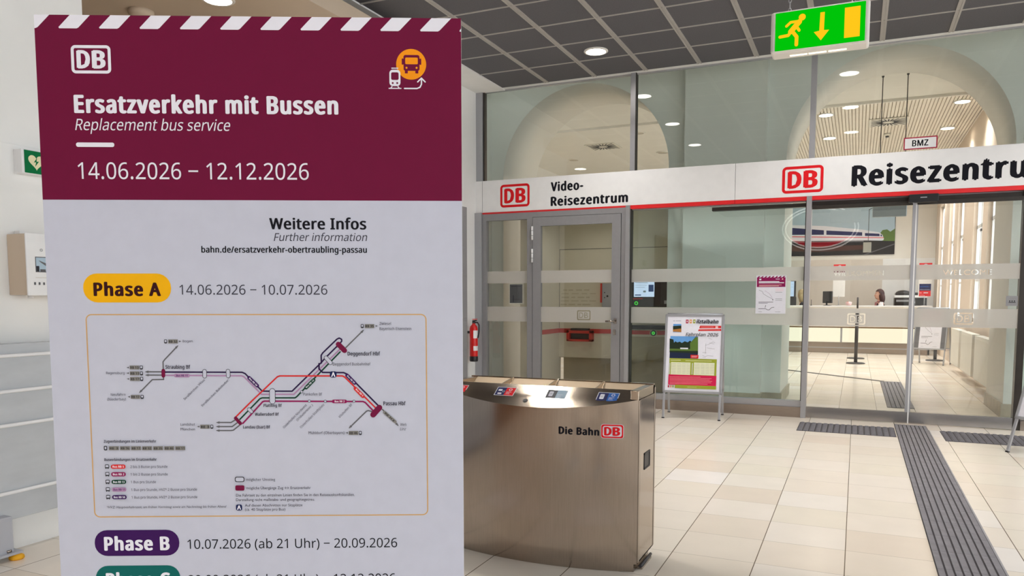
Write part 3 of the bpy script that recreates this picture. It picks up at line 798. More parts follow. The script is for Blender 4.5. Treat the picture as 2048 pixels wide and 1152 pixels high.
('T', 'm', 'Straßkirchen West', 269.3, 422.2, 59.8, 5.0, 0, 0, 'd', 44),
('T', 'm', 'Straßkirchen Bahnhofstr.', 304.8, 408.4, 79.2, 5.0, 0, 0, 'd', 44),
('T', 'm', 'Landau (Isar) Bf', 386.7, 363.0, 55.4, 6.0, 1, 0, 'd', 0),
('T', 'm', 'Wallersdorf Bf', 411.5, 389.6, 49.3, 6.0, 1, 0, 'd', 0),
('T', 'm', 'Plattling Bf', 429.7, 407.9, 37.8, 6.0, 1, 0, 'd', 0),
('T', 'm', 'Pankofen Bf', 512.0, 431.1, 38.6, 5.7, 0, 0, 'd', 0),
('T', 'm', 'Deggendorf Hbf', 604.3, 514.0, 66.7, 7.6, 1, 0, 'd', 0),
('T', 'm', 'Deggendorf Busbahnhof', 573.9, 493.4, 77.1, 5.8, 0, 0, 'd', 0),
('T', 'm', 'Zwiesel', 670.7, 576.8, 23.5, 5.7, 0, 0, 'd', 0),
('T', 'm', 'Bayerisch Eisenstein', 670.5, 566.3, 65.2, 5.7, 0, 0, 'd', 0),
('T', 'm', 'Passau Hbf', 676.4, 410.4, 46.0, 7.8, 1, 0, 'd', 0),
('T', 'm', 'Wels', 710.3, 367.1, 12.9, 5.7, 0, 1, 'd', 0),
('T', 'm', 'Linz', 710.2, 357.8, 11.6, 5.7, 0, 1, 'd', 0),
('T', 'm', 'Mühldorf (Oberbayern)', 521.2, 350.5, 73.8, 5.9, 0, 0, 'd', 0),
('T', 'm', 'Osterhofen Nordwest', 471.2, 362.7, 68.0, 5.0, 0, 0, 'd', 45),
('T', 'm', '(Industriestr.)', 498.8, 377.8, 46.4, 5.0, 0, 0, 'd', 45),
('T', 'm', 'Osterhofen Stadtplatz', 506.2, 362.6, 69.4, 5.0, 0, 0, 'd', 45),
('T', 'm', 'Vilshofen Bf', 585.9, 383.6, 38.7, 5.0, 0, 0, 'd', 46),
('T', 'm', 'Zugverbindungen im Linienverkehr', 101.4, 334.6, 106.8, 5.5, 1, 0, 'd', 0),
('R','m',100.9,318.6,107.5,328.1,2,'dk'),
('R','m',102.6,321.0,105.9,326.3,1,'pap'),
('R','m',111.3,318.8,131.6,327.2,0.8,'chp'),
('T', 'm', 'RE 3', 112.9, 320.6, 16.8, 4.4, 1, 0, 'k', 0),
('R','m',133.8,318.7,154.1,327.1,0.8,'chp'),
('T', 'm', 'RB 16', 135.4, 320.6, 16.8, 4.4, 1, 0, 'k', 0),
('R','m',156.3,318.6,176.6,327.0,0.8,'chp'),
('T', 'm', 'RB 17', 157.9, 320.4, 16.9, 4.4, 1, 0, 'k', 0),
('R','m',178.9,318.5,199.1,326.9,0.8,'chp'),
('T', 'm', 'RB 32', 180.5, 320.3, 16.8, 4.4, 1, 0, 'k', 0),
('R','m',201.4,318.4,221.7,326.8,0.8,'chp'),
('T', 'm', 'RB 35', 203.0, 320.1, 16.9, 4.4, 1, 0, 'k', 0),
('R','m',224.0,318.3,244.3,326.7,0.8,'chp'),
('T', 'm', 'RB 46', 225.6, 320.1, 16.9, 4.4, 1, 0, 'k', 0),
('R','m',246.6,318.2,266.9,326.6,0.8,'chp'),
('T', 'm', 'RB 11', 248.2, 319.9, 16.9, 4.4, 1, 0, 'k', 0),
('T', 'm', 'Busverbindungen im Ersatzverkehr', 100.8, 296.6, 107.1, 5.4, 1, 0, 'd', 0),
('R','m',101.7,281.1,109.8,289.1,1.5,'dk'),
('R','m',102.8,283.5,108.7,287.8,0.8,'pap'),
('R','m',102.2,280.1,104.1,281.9,0.4,'dk'),
('R','m',107.1,280.0,109.0,281.9,0.4,'dk'),
('R','m',113.8,280.0,143.5,288.9,4.2,'red'),
('T', 'm', 'Bus RB 5', 117.0, 282.4, 23.4, 4.2, 1, 0, 'w', 0),
('T', 'm', '2 bis 3 Busse pro Stunde', 153.3, 281.4, 76.1, 5.3, 0, 0, 'd', 0),
('R','m',101.7,265.1,109.8,273.1,1.5,'dk'),
('R','m',102.8,267.5,108.7,271.8,0.8,'pap'),
('R','m',102.1,264.1,104.0,265.9,0.4,'dk'),
('R','m',107.1,264.0,109.0,265.9,0.4,'dk'),
('R','m',113.8,264.0,143.5,272.9,4.2,'mag'),
('T', 'm', 'Bus RB 2', 117.0, 266.4, 23.4, 4.2, 1, 0, 'w', 0),
('T', 'm', '1 bis 2 Busse pro Stunde', 153.3, 265.4, 76.1, 5.3, 0, 0, 'd', 0),
('R','m',101.6,249.1,109.8,257.1,1.5,'dk'),
('R','m',102.8,251.5,108.7,255.8,0.8,'pap'),
('R','m',102.1,248.1,104.0,249.9,0.4,'dk'),
('R','m',107.0,248.0,108.9,249.9,0.4,'dk'),
('R','m',113.8,248.0,143.5,256.9,4.2,'grn'),
('T', 'm', 'Bus RB 13', 117.0, 250.3, 23.4, 4.2, 1, 0, 'w', 0),
('T', 'm', '1 Bus pro Stunde', 153.3, 249.4, 51.3, 5.2, 0, 0, 'd', 0),
('R','m',101.6,233.1,109.7,241.1,1.5,'dk'),
('R','m',102.8,235.5,108.6,239.7,0.8,'pap'),
('R','m',102.1,232.0,104.0,233.9,0.4,'dk'),
('R','m',107.0,232.0,108.9,233.8,0.4,'dk'),
('R','m',113.8,231.9,143.5,240.8,4.2,'lil'),
('T', 'm', 'Bus RB 11', 117.0, 234.2, 23.4, 4.3, 1, 0, 'pur', 0),
('T', 'm', '1 Bus pro Stunde, HVZ* 2 Busse pro Stunde', 153.4, 233.1, 135.1, 5.3, 0, 0, 'd', 0),
('R','m',101.6,217.0,109.7,225.0,1.5,'dk'),
('R','m',102.7,219.4,108.6,223.7,0.8,'pap'),
('R','m',102.1,215.9,104.0,217.8,0.4,'dk'),
('R','m',107.0,215.9,108.9,217.8,0.4,'dk'),
('R','m',113.8,215.9,143.5,224.8,4.2,'pur'),
('T', 'm', 'Bus RB 50', 117.0, 218.2, 23.4, 4.2, 1, 0, 'w', 0),
('T', 'm', '1 Bus pro Stunde, HVZ* 2 Busse pro Stunde', 153.4, 217.1, 135.1, 5.3, 0, 0, 'd', 0),
('T', 'm', '*HVZ: Hauptverkehrszeit, am frühen Vormittag sowie am Nachmittag bis frühen Abend', 101.3, 196.8, 245.5, 4.9, 0, 1, 'd', 0),
('R','m',367.0,250.5,386.7,261.9,4,'dk'),
('R','m',368.6,252.1,385.1,260.3,3.2,'pap'),
('T', 'm', 'möglicher Umstieg', 390.1, 253.1, 60.0, 5.7, 0, 0, 'd', 0),
('R','m',367.5,232.5,386.2,243.7,3,'hub'),
('T', 'm', 'mögliche Übergänge Zug ↔ Ersatzverkehr', 390.4, 235.2, 133.1, 5.7, 0, 0, 'd', 0),
('T', 'm', 'Die Fahrzeit zu den einzelnen Linien finden Sie in den Reiseauskunftskanälen.', 368.5, 219.9, 245.6, 5.7, 0, 0, 'd', 0),
('T', 'm', 'Darstellung nicht maßstabs- und geographiegetreu.', 368.2, 210.4, 162.9, 5.7, 0, 0, 'd', 0),
('R','m',367.6,190.5,380.3,203.1,3.5,'nvb'),
('P','m',[(369.8,192.4),(372.9,201.3),(375.3,201.3),(377.9,192.3),(375.6,192.4),(373.9,197.5),(372.2,192.4)],'w'),
('T', 'm', 'Auf diesen Abschnitten nur Sitzplätze', 386.2, 198.6, 119.1, 5.5, 0, 0, 'd', 0),
('T', 'm', '(ca. 40 Sitzplätze pro Bus)', 386.0, 189.8, 83.6, 5.6, 0, 0, 'd', 0)]
for key, name in (('h','heading_lettering'),('A','phase_badge'),('B','phase_badge'),('C','phase_badge'),('m','route_map')):
    if key == 'h':
        for q in [q for q in POSTER if q[1] == 'h']:
            f = bflat(); f.z = .0012
            if q[0] == 'T': f.text(q[2], q[3], q[4], q[5], q[6], q[7], bool(q[8]), q[9], 0)
            else: f.rrect(q[2], q[3], q[4], q[5], q[6], q[7])
            f.build('header_dash' if q[0] == 'R' else ('date_lettering' if '2026' in q[2] else 'heading_lettering'), t)
        continue
    f = bflat(); f.z = .0008
    if key == 'm': f.ring(74.5,177.1,767,599.4,12,2.2,'tan')
    for q in POSTER:
        if q[1] != key: continue
        if q[0] == 'T': f.text(q[2], q[3], q[4], q[5], q[6] if q[10] == 0 else q[6]*.92, q[7], bool(q[8]), q[9], q[10])
        elif q[0] == 'L': f.line(list(q[2]), q[3], q[4])
        elif q[0] == 'P': f.poly(list(q[2]), q[3])
        elif q[0] == 'R': f.rrect(q[2], q[3], q[4], q[5], q[6], q[7])
    o = f.build(name, t)
    if name == 'phase_badge': o['label'] = {'A':'yellow rounded badge Phase A','B':'purple rounded badge Phase B','C':'dark teal rounded badge Phase C'}[key]

for q in [q for q in POSTER if q[1] == 'i']:
    f = bflat(); f.z = .0008; f.text(q[2], q[3], q[4], q[5], q[6], q[7], bool(q[8]), q[9], 0)
    f.build('website_lettering' if '.de' in q[2] else ('date_lettering' if '20' in q[2] else 'information_lettering'), t)
# ------------------------------------------------------------------ steel recycling station
t = thing('recycling_bin', 'wide curved stainless steel recycling bin with coloured stickers on its sloping rim', 'waste bin', (-1.456,3.54,0))
HX = .523; YB = .315; NB = 40
yf = lambda x: -.086*(1-(x/HX)**2)
zp = lambda y: .797+(y+.083)*.63
m = MB(); bm = m.bm
xs = [-HX+2*HX*k/NB for k in range(NB+1)]
lo = [bm.verts.new((x,yf(x),.043)) for x in xs]; hi = [bm.verts.new((x,yf(x),zp(yf(x)))) for x in xs]
m._set([bm.faces.new((lo[k],lo[k+1],hi[k+1],hi[k])) for k in range(NB)], M_steel, True)
m.box((-HX,YB-.004,.043), (HX,YB,.89), M_steel)
bm.faces.new([bm.verts.new(p) for p in [(x,yf(x),.043) for x in xs]+[(HX,YB,.043),(-HX,YB,.043)]]).material_index = 0
m.build('curved_front', t, recalc=False)
m = MB(); bm = m.bm
ux = [bm.verts.new((x,.06,zp(.06))) for x in xs]; lw_ = [bm.verts.new((x,yf(x)-.001,zp(yf(x)))) for x in xs]
m._set([bm.faces.new((lw_[k],lw_[k+1],ux[k+1],ux[k])) for k in range(NB)], M_steelh)
dn = [bm.verts.new((x,.064,.62)) for x in xs]; up2 = [bm.verts.new((x,.064,zp(.06))) for x in xs]
m._set([bm.faces.new((up2[k],up2[k+1],dn[k+1],dn[k])) for k in range(NB)], M_steelh)
m._set([bm.faces.new((ux[k],ux[k+1],up2[k+1],up2[k])) for k in range(NB)], M_steelh)
m.build('sloping_rim', t, recalc=False)
m = MB(); m.prism([(-HX,.29,.62),(-HX,.288,.897),(-HX,YB,.897),(-HX,YB,.62)], (2*HX,0,0), M_steelh)
for s in (-1,1): m.box((s*HX,-.002,.846), (s*(HX-.04),YB,.893), M_steelh, bev=.003)
m.build('top_frame', t)
m = MB(); m.box((-HX+.01,.064,.60), (HX-.01,.29,.61), M_charcoal); m.build('inner_tray', t)
for x in (-.262,0,.262):
    m = MB(); m.prism([(x-.05,.22,.852),(x,.284,.900),(x+.006,.284,.900),(x+.006,.22,.852)], (0,.004,0), M_steelh); m.prism([(x-.003,.075,.76),(x-.003,.075,.868),(x-.003,.285,.90),(x-.003,.285,.87)], (.006,0,0), M_steelh); m.build('divider', t)
for s in (-1,1):
    m = MB(); x = s*HX
    m.box((x,.0,.043), (x-s*.006,YB,.85), M_steel); m.box((x,.0,.05), (x+s*.006,.022,.848), M_steel, bev=.002); m.box((x,YB-.016,.05), (x+s*.006,YB,.88), M_steel, bev=.002)
    m.box((x,.03,.055), (x+s*.004,YB-.022,.848), M_steel, bev=.001)
    sp_ = m.build('side_panel', t)
    m = MB()
    for a, b in (((.10,.49),(.21,.497)),((.10,.565),(.21,.572)),((.10,.49),(.108,.572)),((.202,.49),(.21,.572))): m.box((x+s*.003,a[0],a[1]), (x+s*.007,b[0],b[1]), M_charcoal)
    m.box((x+s*.0035,.105,.495), (x+s*.0045,.205,.568), M_black); m.build('grip_slot', sp_)
m = MB()
xs2 = [-.505+1.01*k/24 for k in range(25)]
m.prism([(x,yf(x)+.014,0) for x in xs2]+[(.505,YB-.02,0),(-.505,YB-.02,0)], (0,0,.043), M_steel)
m.box((.505,.06,0), (.535,YB-.07,.012), M_steel); m.cyl((.528,.05,.018), (.528,YB-.06,.018), .008, M_charcoal, 10)
m.build('plinth', t)
m = MB(); m.prism([(-HX+.005,.289,.893),(-HX+.005,.075,.775),(-HX+.005,.075,.765),(-HX+.005,.295,.885)], (2*HX-.01,0,0), mat('satin_steel', (186,166,140), .5, .5)); m.build('chute_plate', t)
sl = Vector((0,1,.63)).normalized()
for i, x in enumerate((-.515,-.236,.046,.312)):
    f = Flat((x,-.022,zp(-.022)), (1,0,0), sl, .001, .00004)
    f.rrect(0,0,108,68,2,'w'); f.rrect(3,3,54,65,0,('navy','navy','gry','navy')[i]); f.rrect(54,3,105,65,0,('dbr','dbr','lbl','blue')[i])
    if i == 1: f.rrect(12,36,34,50,4,'w'); f.rrect(16,10,38,22,3,'w'); f.ring(38,26,50,40,5,2,'lbl')
    elif i: f.rrect(14,16,36,54,5,'w'); f.line([(19,40),(31,40)],2,'gry'); f.line([(19,32),(31,32)],2,'gry')
    f.ring(70,40,88,58,8,3,'w' if i != 2 else 'lbl'); f.line([(62,30),(88,30)],2.5,'w'); f.line([(62,22),(80,22)],2,'w'); f.line([(62,14),(84,14)],2,'w')
    o = f.build('sticker', t); o['label'] = ('red and navy sorting sticker','navy and red sorting sticker','faded grey sorting sticker','navy and blue sorting sticker')[i]
m = MB(); q = Vector((-.047,-.047,zp(-.047))); n = Vector((0,-.63,1)).normalized(); m.cyl(q-n*.002, q+n*.002, .013, M_charcoal, 20); m.cyl(q-n*.002, q+n*.003, .008, M_black, 16); m.build('lock', t)
f = Flat((0,0,0), (1,0,0), (0,0,1), 1.0, .0006, .0010)
f.text('Die Bahn', .145, .672, .198, .034, 2, False, 'k'); f.rrect(.351,.660,.457,.729,.012,'w'); f.dblogo(.353,.662,.455,.727,'dbr')
for v in f.mb.bm.verts: v.co.y += yf(v.co.x)
f.build('rail_lettering', t)

# ------------------------------------------------------------------ pavement signs (A-boards)
def aboard(loc, rz, label, D, H, z0, Wd, printer, back=None):
    t = thing('pavement_sign', label, 'pavement sign', loc, rz, None)
    for s in (-1, 1):
        P = lambda z: Vector((0, s*(D - (D-.02)*z/H), z))
        ey = (P(H)-P(0)).normalized(); ex = Vector((1 if s < 0 else -1,0,0)); ez = ex.cross(ey)
        L0 = z0/H*(P(H)-P(0)).length; L1 = (P(H)-P(0)).length
        M = Matrix(((ex.x,ey.x,ez.x,0),(ex.y,ey.y,ez.y,s*D),(ex.z,ey.z,ez.z,0),(0,0,0,1)))
        m = MB(); h = Wd/2; b = .026
        for a, c in (((-h,L0),(h,L0+b)),((-h,L1-b),(h,L1)),((-h,L0),(-h+b,L1)),((h-b,L0),(h,L1))): m.box((a[0],a[1],-.014), (c[0],c[1],.008), M_alu, M, bev=.003)
        fr = m.build('frame', t)
        m = MB(); m.box((-h+.01,L0+.01,-.008), (h-.01,L1-.01,0), M_offw, M); m.build('backing_panel', t)
        for q in (-1, 1):
            m = MB(); m.box((q*(h-.03),0.006,-.012), (q*(h-.005),L0+.02,.004), M_alu, M, bev=.002); m.box((q*(h-.032),0,-.013), (q*(h-.003),.012,.005), M_black, M); m.build('leg', t)
        if s < 0:
            f = Flat(M @ Vector((-h,L0,.0015)), ex, ey, Wd/640.0, .0005 if False else .00006)
            printer(f, t, (L1-L0)/Wd*640.0)
        elif back: back(Flat(M @ Vector((-h,L0,.0015)), ex, ey, Wd/640.0, .00006), t, (L1-L0)/Wd*640.0)
    m = MB(); m.cyl((-Wd/2+.02,0,H+.002), (Wd/2-.02,0,H+.002), .014, M_alu, 12); m.build('ridge_bar', t)
    for q in (-1, 1):
        m = MB(); m.box((q*(Wd/2-.034),-D*.72,z0-.02), (q*(Wd/2-.03),D*.72,z0-.014), M_charcoal); m.build('stay', t)
    return t
ABD = [
('R', 226.2, 796.7, 254.9, 841.0, 0, 'cr'),
('R', 266.1, 797.6, 292.6, 841.9, 0, 'or'),
('R', 303.9, 798.4, 330.4, 842.7, 0, 'ol'),
('R', 235.4, 810.7, 244.5, 828.2, 1.5, 'w'),
('R', 275.4, 811.6, 284.4, 829.0, 1.5, 'w'),
('R', 313.1, 812.4, 322.2, 829.8, 1.5, 'w'),
('T', 'ilztalbahn', 340.6, 798.0, 236.4, 41.4, 2, 1, 'dk', 0),
('P', [(382.6, 772.5), (609.4, 773.9), (610.4, 746.3), (374.0, 741.2)], 'red'),
('P', [(370.1, 730.7), (610.7, 738.2), (611.5, 715.2), (362.2, 709.9)], 'red'),
('L', [(393.9, 760.0), (528.8, 762.9)], 1.5, 'pk'),
('L', [(394.2, 750.8), (529.1, 753.7)], 1.5, 'pk'),
('L', [(379.1, 720.6), (594.9, 725.2)], 1.5, 'pk'),
('R', 548.8, 745.0, 577.2, 768.6, 1, 'pk'),
('T', 'Fahrplan 2026', 230.4, 649.5, 349.7, 38.0, 1, 1, 'gry', 0),
('L', [(89.1, 823.7), (103.2, 824.0)], 4, 'k'),
('L', [(116.1, 824.2), (172.2, 825.5)], 4, 'gry'),
('R', 88.5, 691.3, 177.9, 788.7, 0, 'sky'),
('P', [(85.9, 763.7), (178.5, 771.5), (180.4, 719.7), (87.7, 714.3)], 'frd'),
('P', [(87.3, 723.5), (179.7, 737.0), (181.3, 693.3), (88.2, 698.2)], 'ochre'),
('R', 62.4, 393.8, 365.5, 647.8, 0, 'sky'),
('P', [(56.6, 556.0), (71.1, 573.5), (98.5, 562.6), (119.2, 588.4), (141.3, 575.0), (167.9, 584.8), (192.2, 570.4), (221.7, 590.6), (254.5, 579.8), (280.8, 598.8), (310.9, 572.9), (335.0, 593.0), (367.9, 579.9), (370.8, 499.4), (58.7, 498.5)], 'frd'),
('P', [(281.8, 572.3), (333.5, 636.7), (365.6, 643.2), (370.8, 499.4), (284.5, 497.6)], 'frg'),
('P', [(54.4, 619.2), (96.9, 608.6), (109.7, 551.3), (58.9, 492.7)], 'frd'),
('R', 60.1, 458.2, 370.7, 501.7, 0, 'frg'),
('R', 62.4, 393.8, 371.7, 474.1, 0, 'lake'),
('R', 176.4, 499.8, 262.2, 515.5, 1, 'w'),
('P', [(59.4, 478.9), (371.4, 482.2), (372.4, 453.4), (60.0, 460.5)], 'frd'),
('R', 293.4, 397.6, 378.5, 436.3, 2, 'red'),
('L', [(305.5, 422.1), (366.0, 423.4)], 3, 'w'),
('L', [(306.0, 409.4), (357.8, 410.5)], 3, 'w'),
('L', [(421.8, 431.5), (454.6, 420.7), (475.9, 430.3), (535.4, 428.2)], 2, 'gry'),
('L', [(454.7, 570.3), (450.3, 541.4), (453.9, 501.2), (451.2, 455.1)], 2, 'gry'),
('L', [(450.1, 547.2), (492.6, 565.4), (529.6, 589.2), (551.6, 578.1)], 2, 'gry'),
('L', [(492.2, 576.9), (541.2, 566.4)], 2, 'gry'),
('L', [(479.6, 628.4), (517.8, 617.7)], 2, 'gry'),
('L', [(420.6, 466.0), (463.9, 464.6)], 2, 'gry'),
('L', [(467.3, 518.8), (548.7, 509.0)], 2, 'gry'),
('L', [(422.6, 410.8), (455.0, 409.2)], 2, 'gry'),
('R', 62.9, 199.3, 576.6, 392.2, 0, 'ol'),
('R', 82.2, 205.5, 295.2, 348.2, 0, 'lim'),
('R', 332.6, 208.6, 554.4, 350.3, 0, 'lim'),
('L', [(78.5, 368.8), (186.4, 371.2)], 5, 'lim'),
('L', [(240.5, 367.7), (521.2, 371.5)], 4, 'lim'),
('R', 69.0, 211.0, 73.1, 337.6, 0, 'w'),
('R', 313.0, 212.8, 319.2, 342.9, 0, 'w'),
('L', [(85.3, 328.7), (133.9, 329.7)], 1.6, 'gry'),
('L', [(150.1, 330.1), (193.2, 331.0)], 1.6, 'gry'),
('L', [(204.0, 331.3), (241.8, 332.1)], 1.6, 'gry'),
('L', [(252.6, 332.3), (289.3, 333.1)], 1.6, 'gry'),
('L', [(336.8, 331.8), (393.0, 333.0)], 1.6, 'gry'),
('L', [(409.2, 333.4), (446.9, 334.2)], 1.6, 'gry'),
('L', [(457.7, 334.4), (495.5, 335.2)], 1.6, 'gry'),
('L', [(506.3, 335.5), (548.4, 336.4)], 1.6, 'gry'),
('L', [(85.9, 310.9), (134.5, 311.9)], 1.6, 'gry'),
('L', [(150.7, 312.3), (193.9, 313.2)], 1.6, 'gry'),
('L', [(204.7, 313.4), (242.4, 314.2)], 1.6, 'gry'),
('L', [(253.2, 314.5), (289.9, 315.3)], 1.6, 'gry'),
('L', [(337.5, 314.0), (393.6, 315.2)], 1.6, 'gry'),
('L', [(409.8, 315.6), (447.6, 316.4)], 1.6, 'gry'),
('L', [(458.4, 316.6), (496.1, 317.4)], 1.6, 'gry'),
('L', [(506.9, 317.7), (549.0, 318.6)], 1.6, 'gry'),
('L', [(86.6, 293.0), (135.1, 294.1)], 1.6, 'gry'),
('L', [(151.3, 294.4), (194.5, 295.4)], 1.6, 'gry'),
('L', [(205.3, 295.6), (243.1, 296.4)], 1.6, 'gry'),
('L', [(253.9, 296.7), (290.6, 297.4)], 1.6, 'gry'),
('L', [(338.1, 296.2), (394.2, 297.4)], 1.6, 'gry'),
('L', [(410.4, 297.7), (448.2, 298.5)], 1.6, 'gry'),
('L', [(459.0, 298.8), (496.8, 299.6)], 1.6, 'gry'),
('L', [(507.6, 299.8), (549.7, 300.7)], 1.6, 'gry'),
('L', [(87.2, 275.2), (135.8, 276.3)], 1.6, 'gry'),
('L', [(152.0, 276.6), (195.1, 277.5)], 1.6, 'gry'),
('L', [(205.9, 277.8), (243.7, 278.6)], 1.6, 'gry'),
('L', [(254.5, 278.8), (291.2, 279.6)], 1.6, 'gry'),
('L', [(338.8, 278.3), (394.9, 279.6)], 1.6, 'gry'),
('L', [(411.1, 279.9), (448.8, 280.7)], 1.6, 'gry'),
('L', [(459.6, 281.0), (497.4, 281.8)], 1.6, 'gry'),
('L', [(508.2, 282.0), (550.3, 282.9)], 1.6, 'gry'),
('L', [(87.9, 257.4), (136.4, 258.4)], 1.6, 'gry'),
('L', [(152.6, 258.8), (195.8, 259.7)], 1.6, 'gry'),
('L', [(206.6, 260.0), (244.3, 260.8)], 1.6, 'gry'),
('L', [(255.1, 261.0), (291.8, 261.8)], 1.6, 'gry'),
('L', [(339.4, 260.5), (395.5, 261.7)], 1.6, 'gry'),
('L', [(411.7, 262.1), (449.5, 262.9)], 1.6, 'gry'),
('L', [(460.3, 263.1), (498.1, 263.9)], 1.6, 'gry'),
('L', [(508.8, 264.2), (550.9, 265.1)], 1.6, 'gry'),
('L', [(88.5, 239.6), (137.1, 240.6)], 1.6, 'gry'),
('L', [(153.2, 241.0), (196.4, 241.9)], 1.6, 'gry'),
('L', [(207.2, 242.1), (245.0, 242.9)], 1.6, 'gry'),
('L', [(255.8, 243.2), (292.5, 244.0)], 1.6, 'gry'),
('L', [(340.0, 242.7), (396.2, 243.9)], 1.6, 'gry'),
('L', [(412.4, 244.3), (450.1, 245.1)], 1.6, 'gry'),
('L', [(460.9, 245.3), (498.7, 246.1)], 1.6, 'gry'),
('L', [(509.5, 246.4), (551.6, 247.3)], 1.6, 'gry'),
('L', [(89.1, 221.7), (137.7, 222.8)], 1.6, 'gry'),
('L', [(153.9, 223.1), (197.1, 224.1)], 1.6, 'gry'),
('L', [(207.8, 224.3), (245.6, 225.1)], 1.6, 'gry'),
('L', [(256.4, 225.4), (293.1, 226.1)], 1.6, 'gry'),
('L', [(340.7, 224.9), (396.8, 226.1)], 1.6, 'gry'),
('L', [(413.0, 226.4), (450.8, 227.2)], 1.6, 'gry'),
('L', [(461.6, 227.5), (499.3, 228.3)], 1.6, 'gry'),
('L', [(510.1, 228.5), (552.2, 229.4)], 1.6, 'gry'),
('R', 60.5, 87.6, 579.0, 204.7, 0, 'cri'),
('L', [(74.5, 177.7), (409.1, 184.9)], 2.4, 'pk'),
('L', [(75.1, 162.2), (528.4, 172.0)], 2.4, 'pk'),
('L', [(75.6, 146.6), (507.3, 156.0)], 2.4, 'pk'),
('L', [(76.2, 131.1), (534.9, 141.0)], 2.4, 'pk'),
('L', [(76.7, 115.6), (524.6, 125.3)], 2.4, 'pk'),
('L', [(77.3, 100.1), (487.4, 108.9)], 2.4, 'pk'),
('R', 58.4, 55.4, 72.6, 81.0, 0, 'cr'),
('R', 85.4, 55.9, 97.4, 81.5, 0, 'or'),
('R', 109.1, 56.4, 121.1, 82.0, 0, 'ol'),
('R', 135.2, 51.3, 581.0, 89.6, 0, 'ol'),
('L', [(272.9, 68.0), (370.0, 70.1)], 2, 'lim')]
def print_timetable(f, t, h):
    f.rrect(14,14,626,h-14,0,'w')
    k = h/900.0
    def sc(q):
        if q[0] == 'T': return ('T',q[1],q[2],q[3]*k,q[4],q[5]*k)+tuple(q[6:])
        if q[0] == 'R': return ('R',q[1],q[2]*k,q[3],q[4]*k,q[5],q[6])
        return (q[0],[(a,b*k) for a, b in q[1]])+tuple(q[2:])
    f.run([sc(q) for q in ABD if q[0] != 'T']+[sc(q) for q in ABD if q[0] == 'T']); f.build('timetable_poster', t)
def print_plain(f, t, h): f.rrect(22,22,618,h-22,0,'w'); f.build('poster', t)
def mini_notice(f, x, y, w, h):
    """small printed notice: red striped header, line map, fine text"""
    u = w/100.0; hh = h/u
    X = lambda a: x+a*u; Y = lambda b: y+b*u
    f.rrect(X(0),Y(0),X(100),Y(hh),0,'w'); f.rrect(X(2),Y(hh*.70),X(98),Y(hh*.955),0,'mag'); f.rrect(X(2),Y(hh*.95),X(98),Y(hh*.985),0,'w')
    for k in range(8): f.poly([(X(3+12*k),Y(hh*.95)),(X(9+12*k),Y(hh*.95)),(X(14+12*k),Y(hh*.985)),(X(8+12*k),Y(hh*.985))],'mag')
    f.rrect(X(10),Y(hh*.88),X(17),Y(hh*.92),u,'w'); f.line([(X(66),Y(hh*.905)),(X(78),Y(hh*.905))],2*u,'w'); f.disc(X(88),Y(hh*.905),2.4*u,'pk')
    f.line([(X(10),Y(hh*.84)),(X(76),Y(hh*.84))],3*u,'w'); f.line([(X(10),Y(hh*.81)),(X(92),Y(hh*.81))],3*u,'w'); f.line([(X(10),Y(hh*.75)),(X(85),Y(hh*.752))],1.5*u,'pk'); f.line([(X(10),Y(hh*.725)),(X(76),Y(hh*.727))],1.5*u,'pk')
    f.line([(X(10),Y(hh*.62)),(X(22),Y(hh*.58)),(X(25),Y(hh*.52)),(X(40),Y(hh*.45)),(X(58),Y(hh*.38))],.9*u,'gr'); f.line([(X(30),Y(hh*.6)),(X(45),Y(hh*.53)),(X(55),Y(hh*.42))],.8*u,'lil'); f.disc(X(57),Y(hh*.365),1.6*u,'dk')
    f.line([(X(10),Y(hh*.30)),(X(58),Y(hh*.305))],1.6*u,'dk'); f.line([(X(10),Y(hh*.27)),(X(40),Y(hh*.272))],1.2*u,'gr')
    f.line([(X(10),Y(hh*.13)),(X(34),Y(hh*.13)),(X(40),Y(hh*.10)),(X(46),Y(hh*.10)),(X(54),Y(hh*.16)),(X(62),Y(hh*.17))],1.5*u,'dk'); f.line([(X(32),Y(hh*.16)),(X(34),Y(hh*.22))],1.5*u,'dk')
    for b in (.63,.66,.60): f.line([(X(66),Y(hh*b)),(X(92),Y(hh*b))],.8*u,'pk')
    for b in (.56,.39,.35): f.line([(X(66),Y(hh*b)),(X(88),Y(hh*b))],.9*u,'gr')
    f.line([(X(10),Y(hh*.05)),(X(22),Y(hh*.05))],.8*u,'gr'); f.line([(X(66),Y(hh*.05)),(X(84),Y(hh*.05))],.8*u,'gr')
def print_notice(f, t, h):
    f.rrect(14,14,626,h-14,0,'gry'); mini_notice(f, 110, 20, 420, h-40); f.build('notice_poster', t)
def print_handwritten(f, t, h):
    f.rrect(20,20,620,h-20,0,'w')
    for i, s in enumerate(('O S','k','a')): f.text(s, 60+14*i, 95+55*i, None, 24, 0, False, 'gry')
    f.build('poster', t)
aboard((-1.645,8.618,0), math.radians(4.5), 'aluminium pavement sign with rail timetable poster leaning against the glass front', .235, 1.15, .285, .64, print_timetable)
aboard((1.690,7.700,0), math.radians(-50.8), 'pavement sign with white poster at the right edge beside the studded floor strip', .348, 1.10, .29, .64, print_handwritten)
aboard((1.414,17.55,0), math.radians(-23.8), 'pavement sign with grey bordered notice inside, in front of the radiators', .20, 1.13, .30, .62, print_notice)

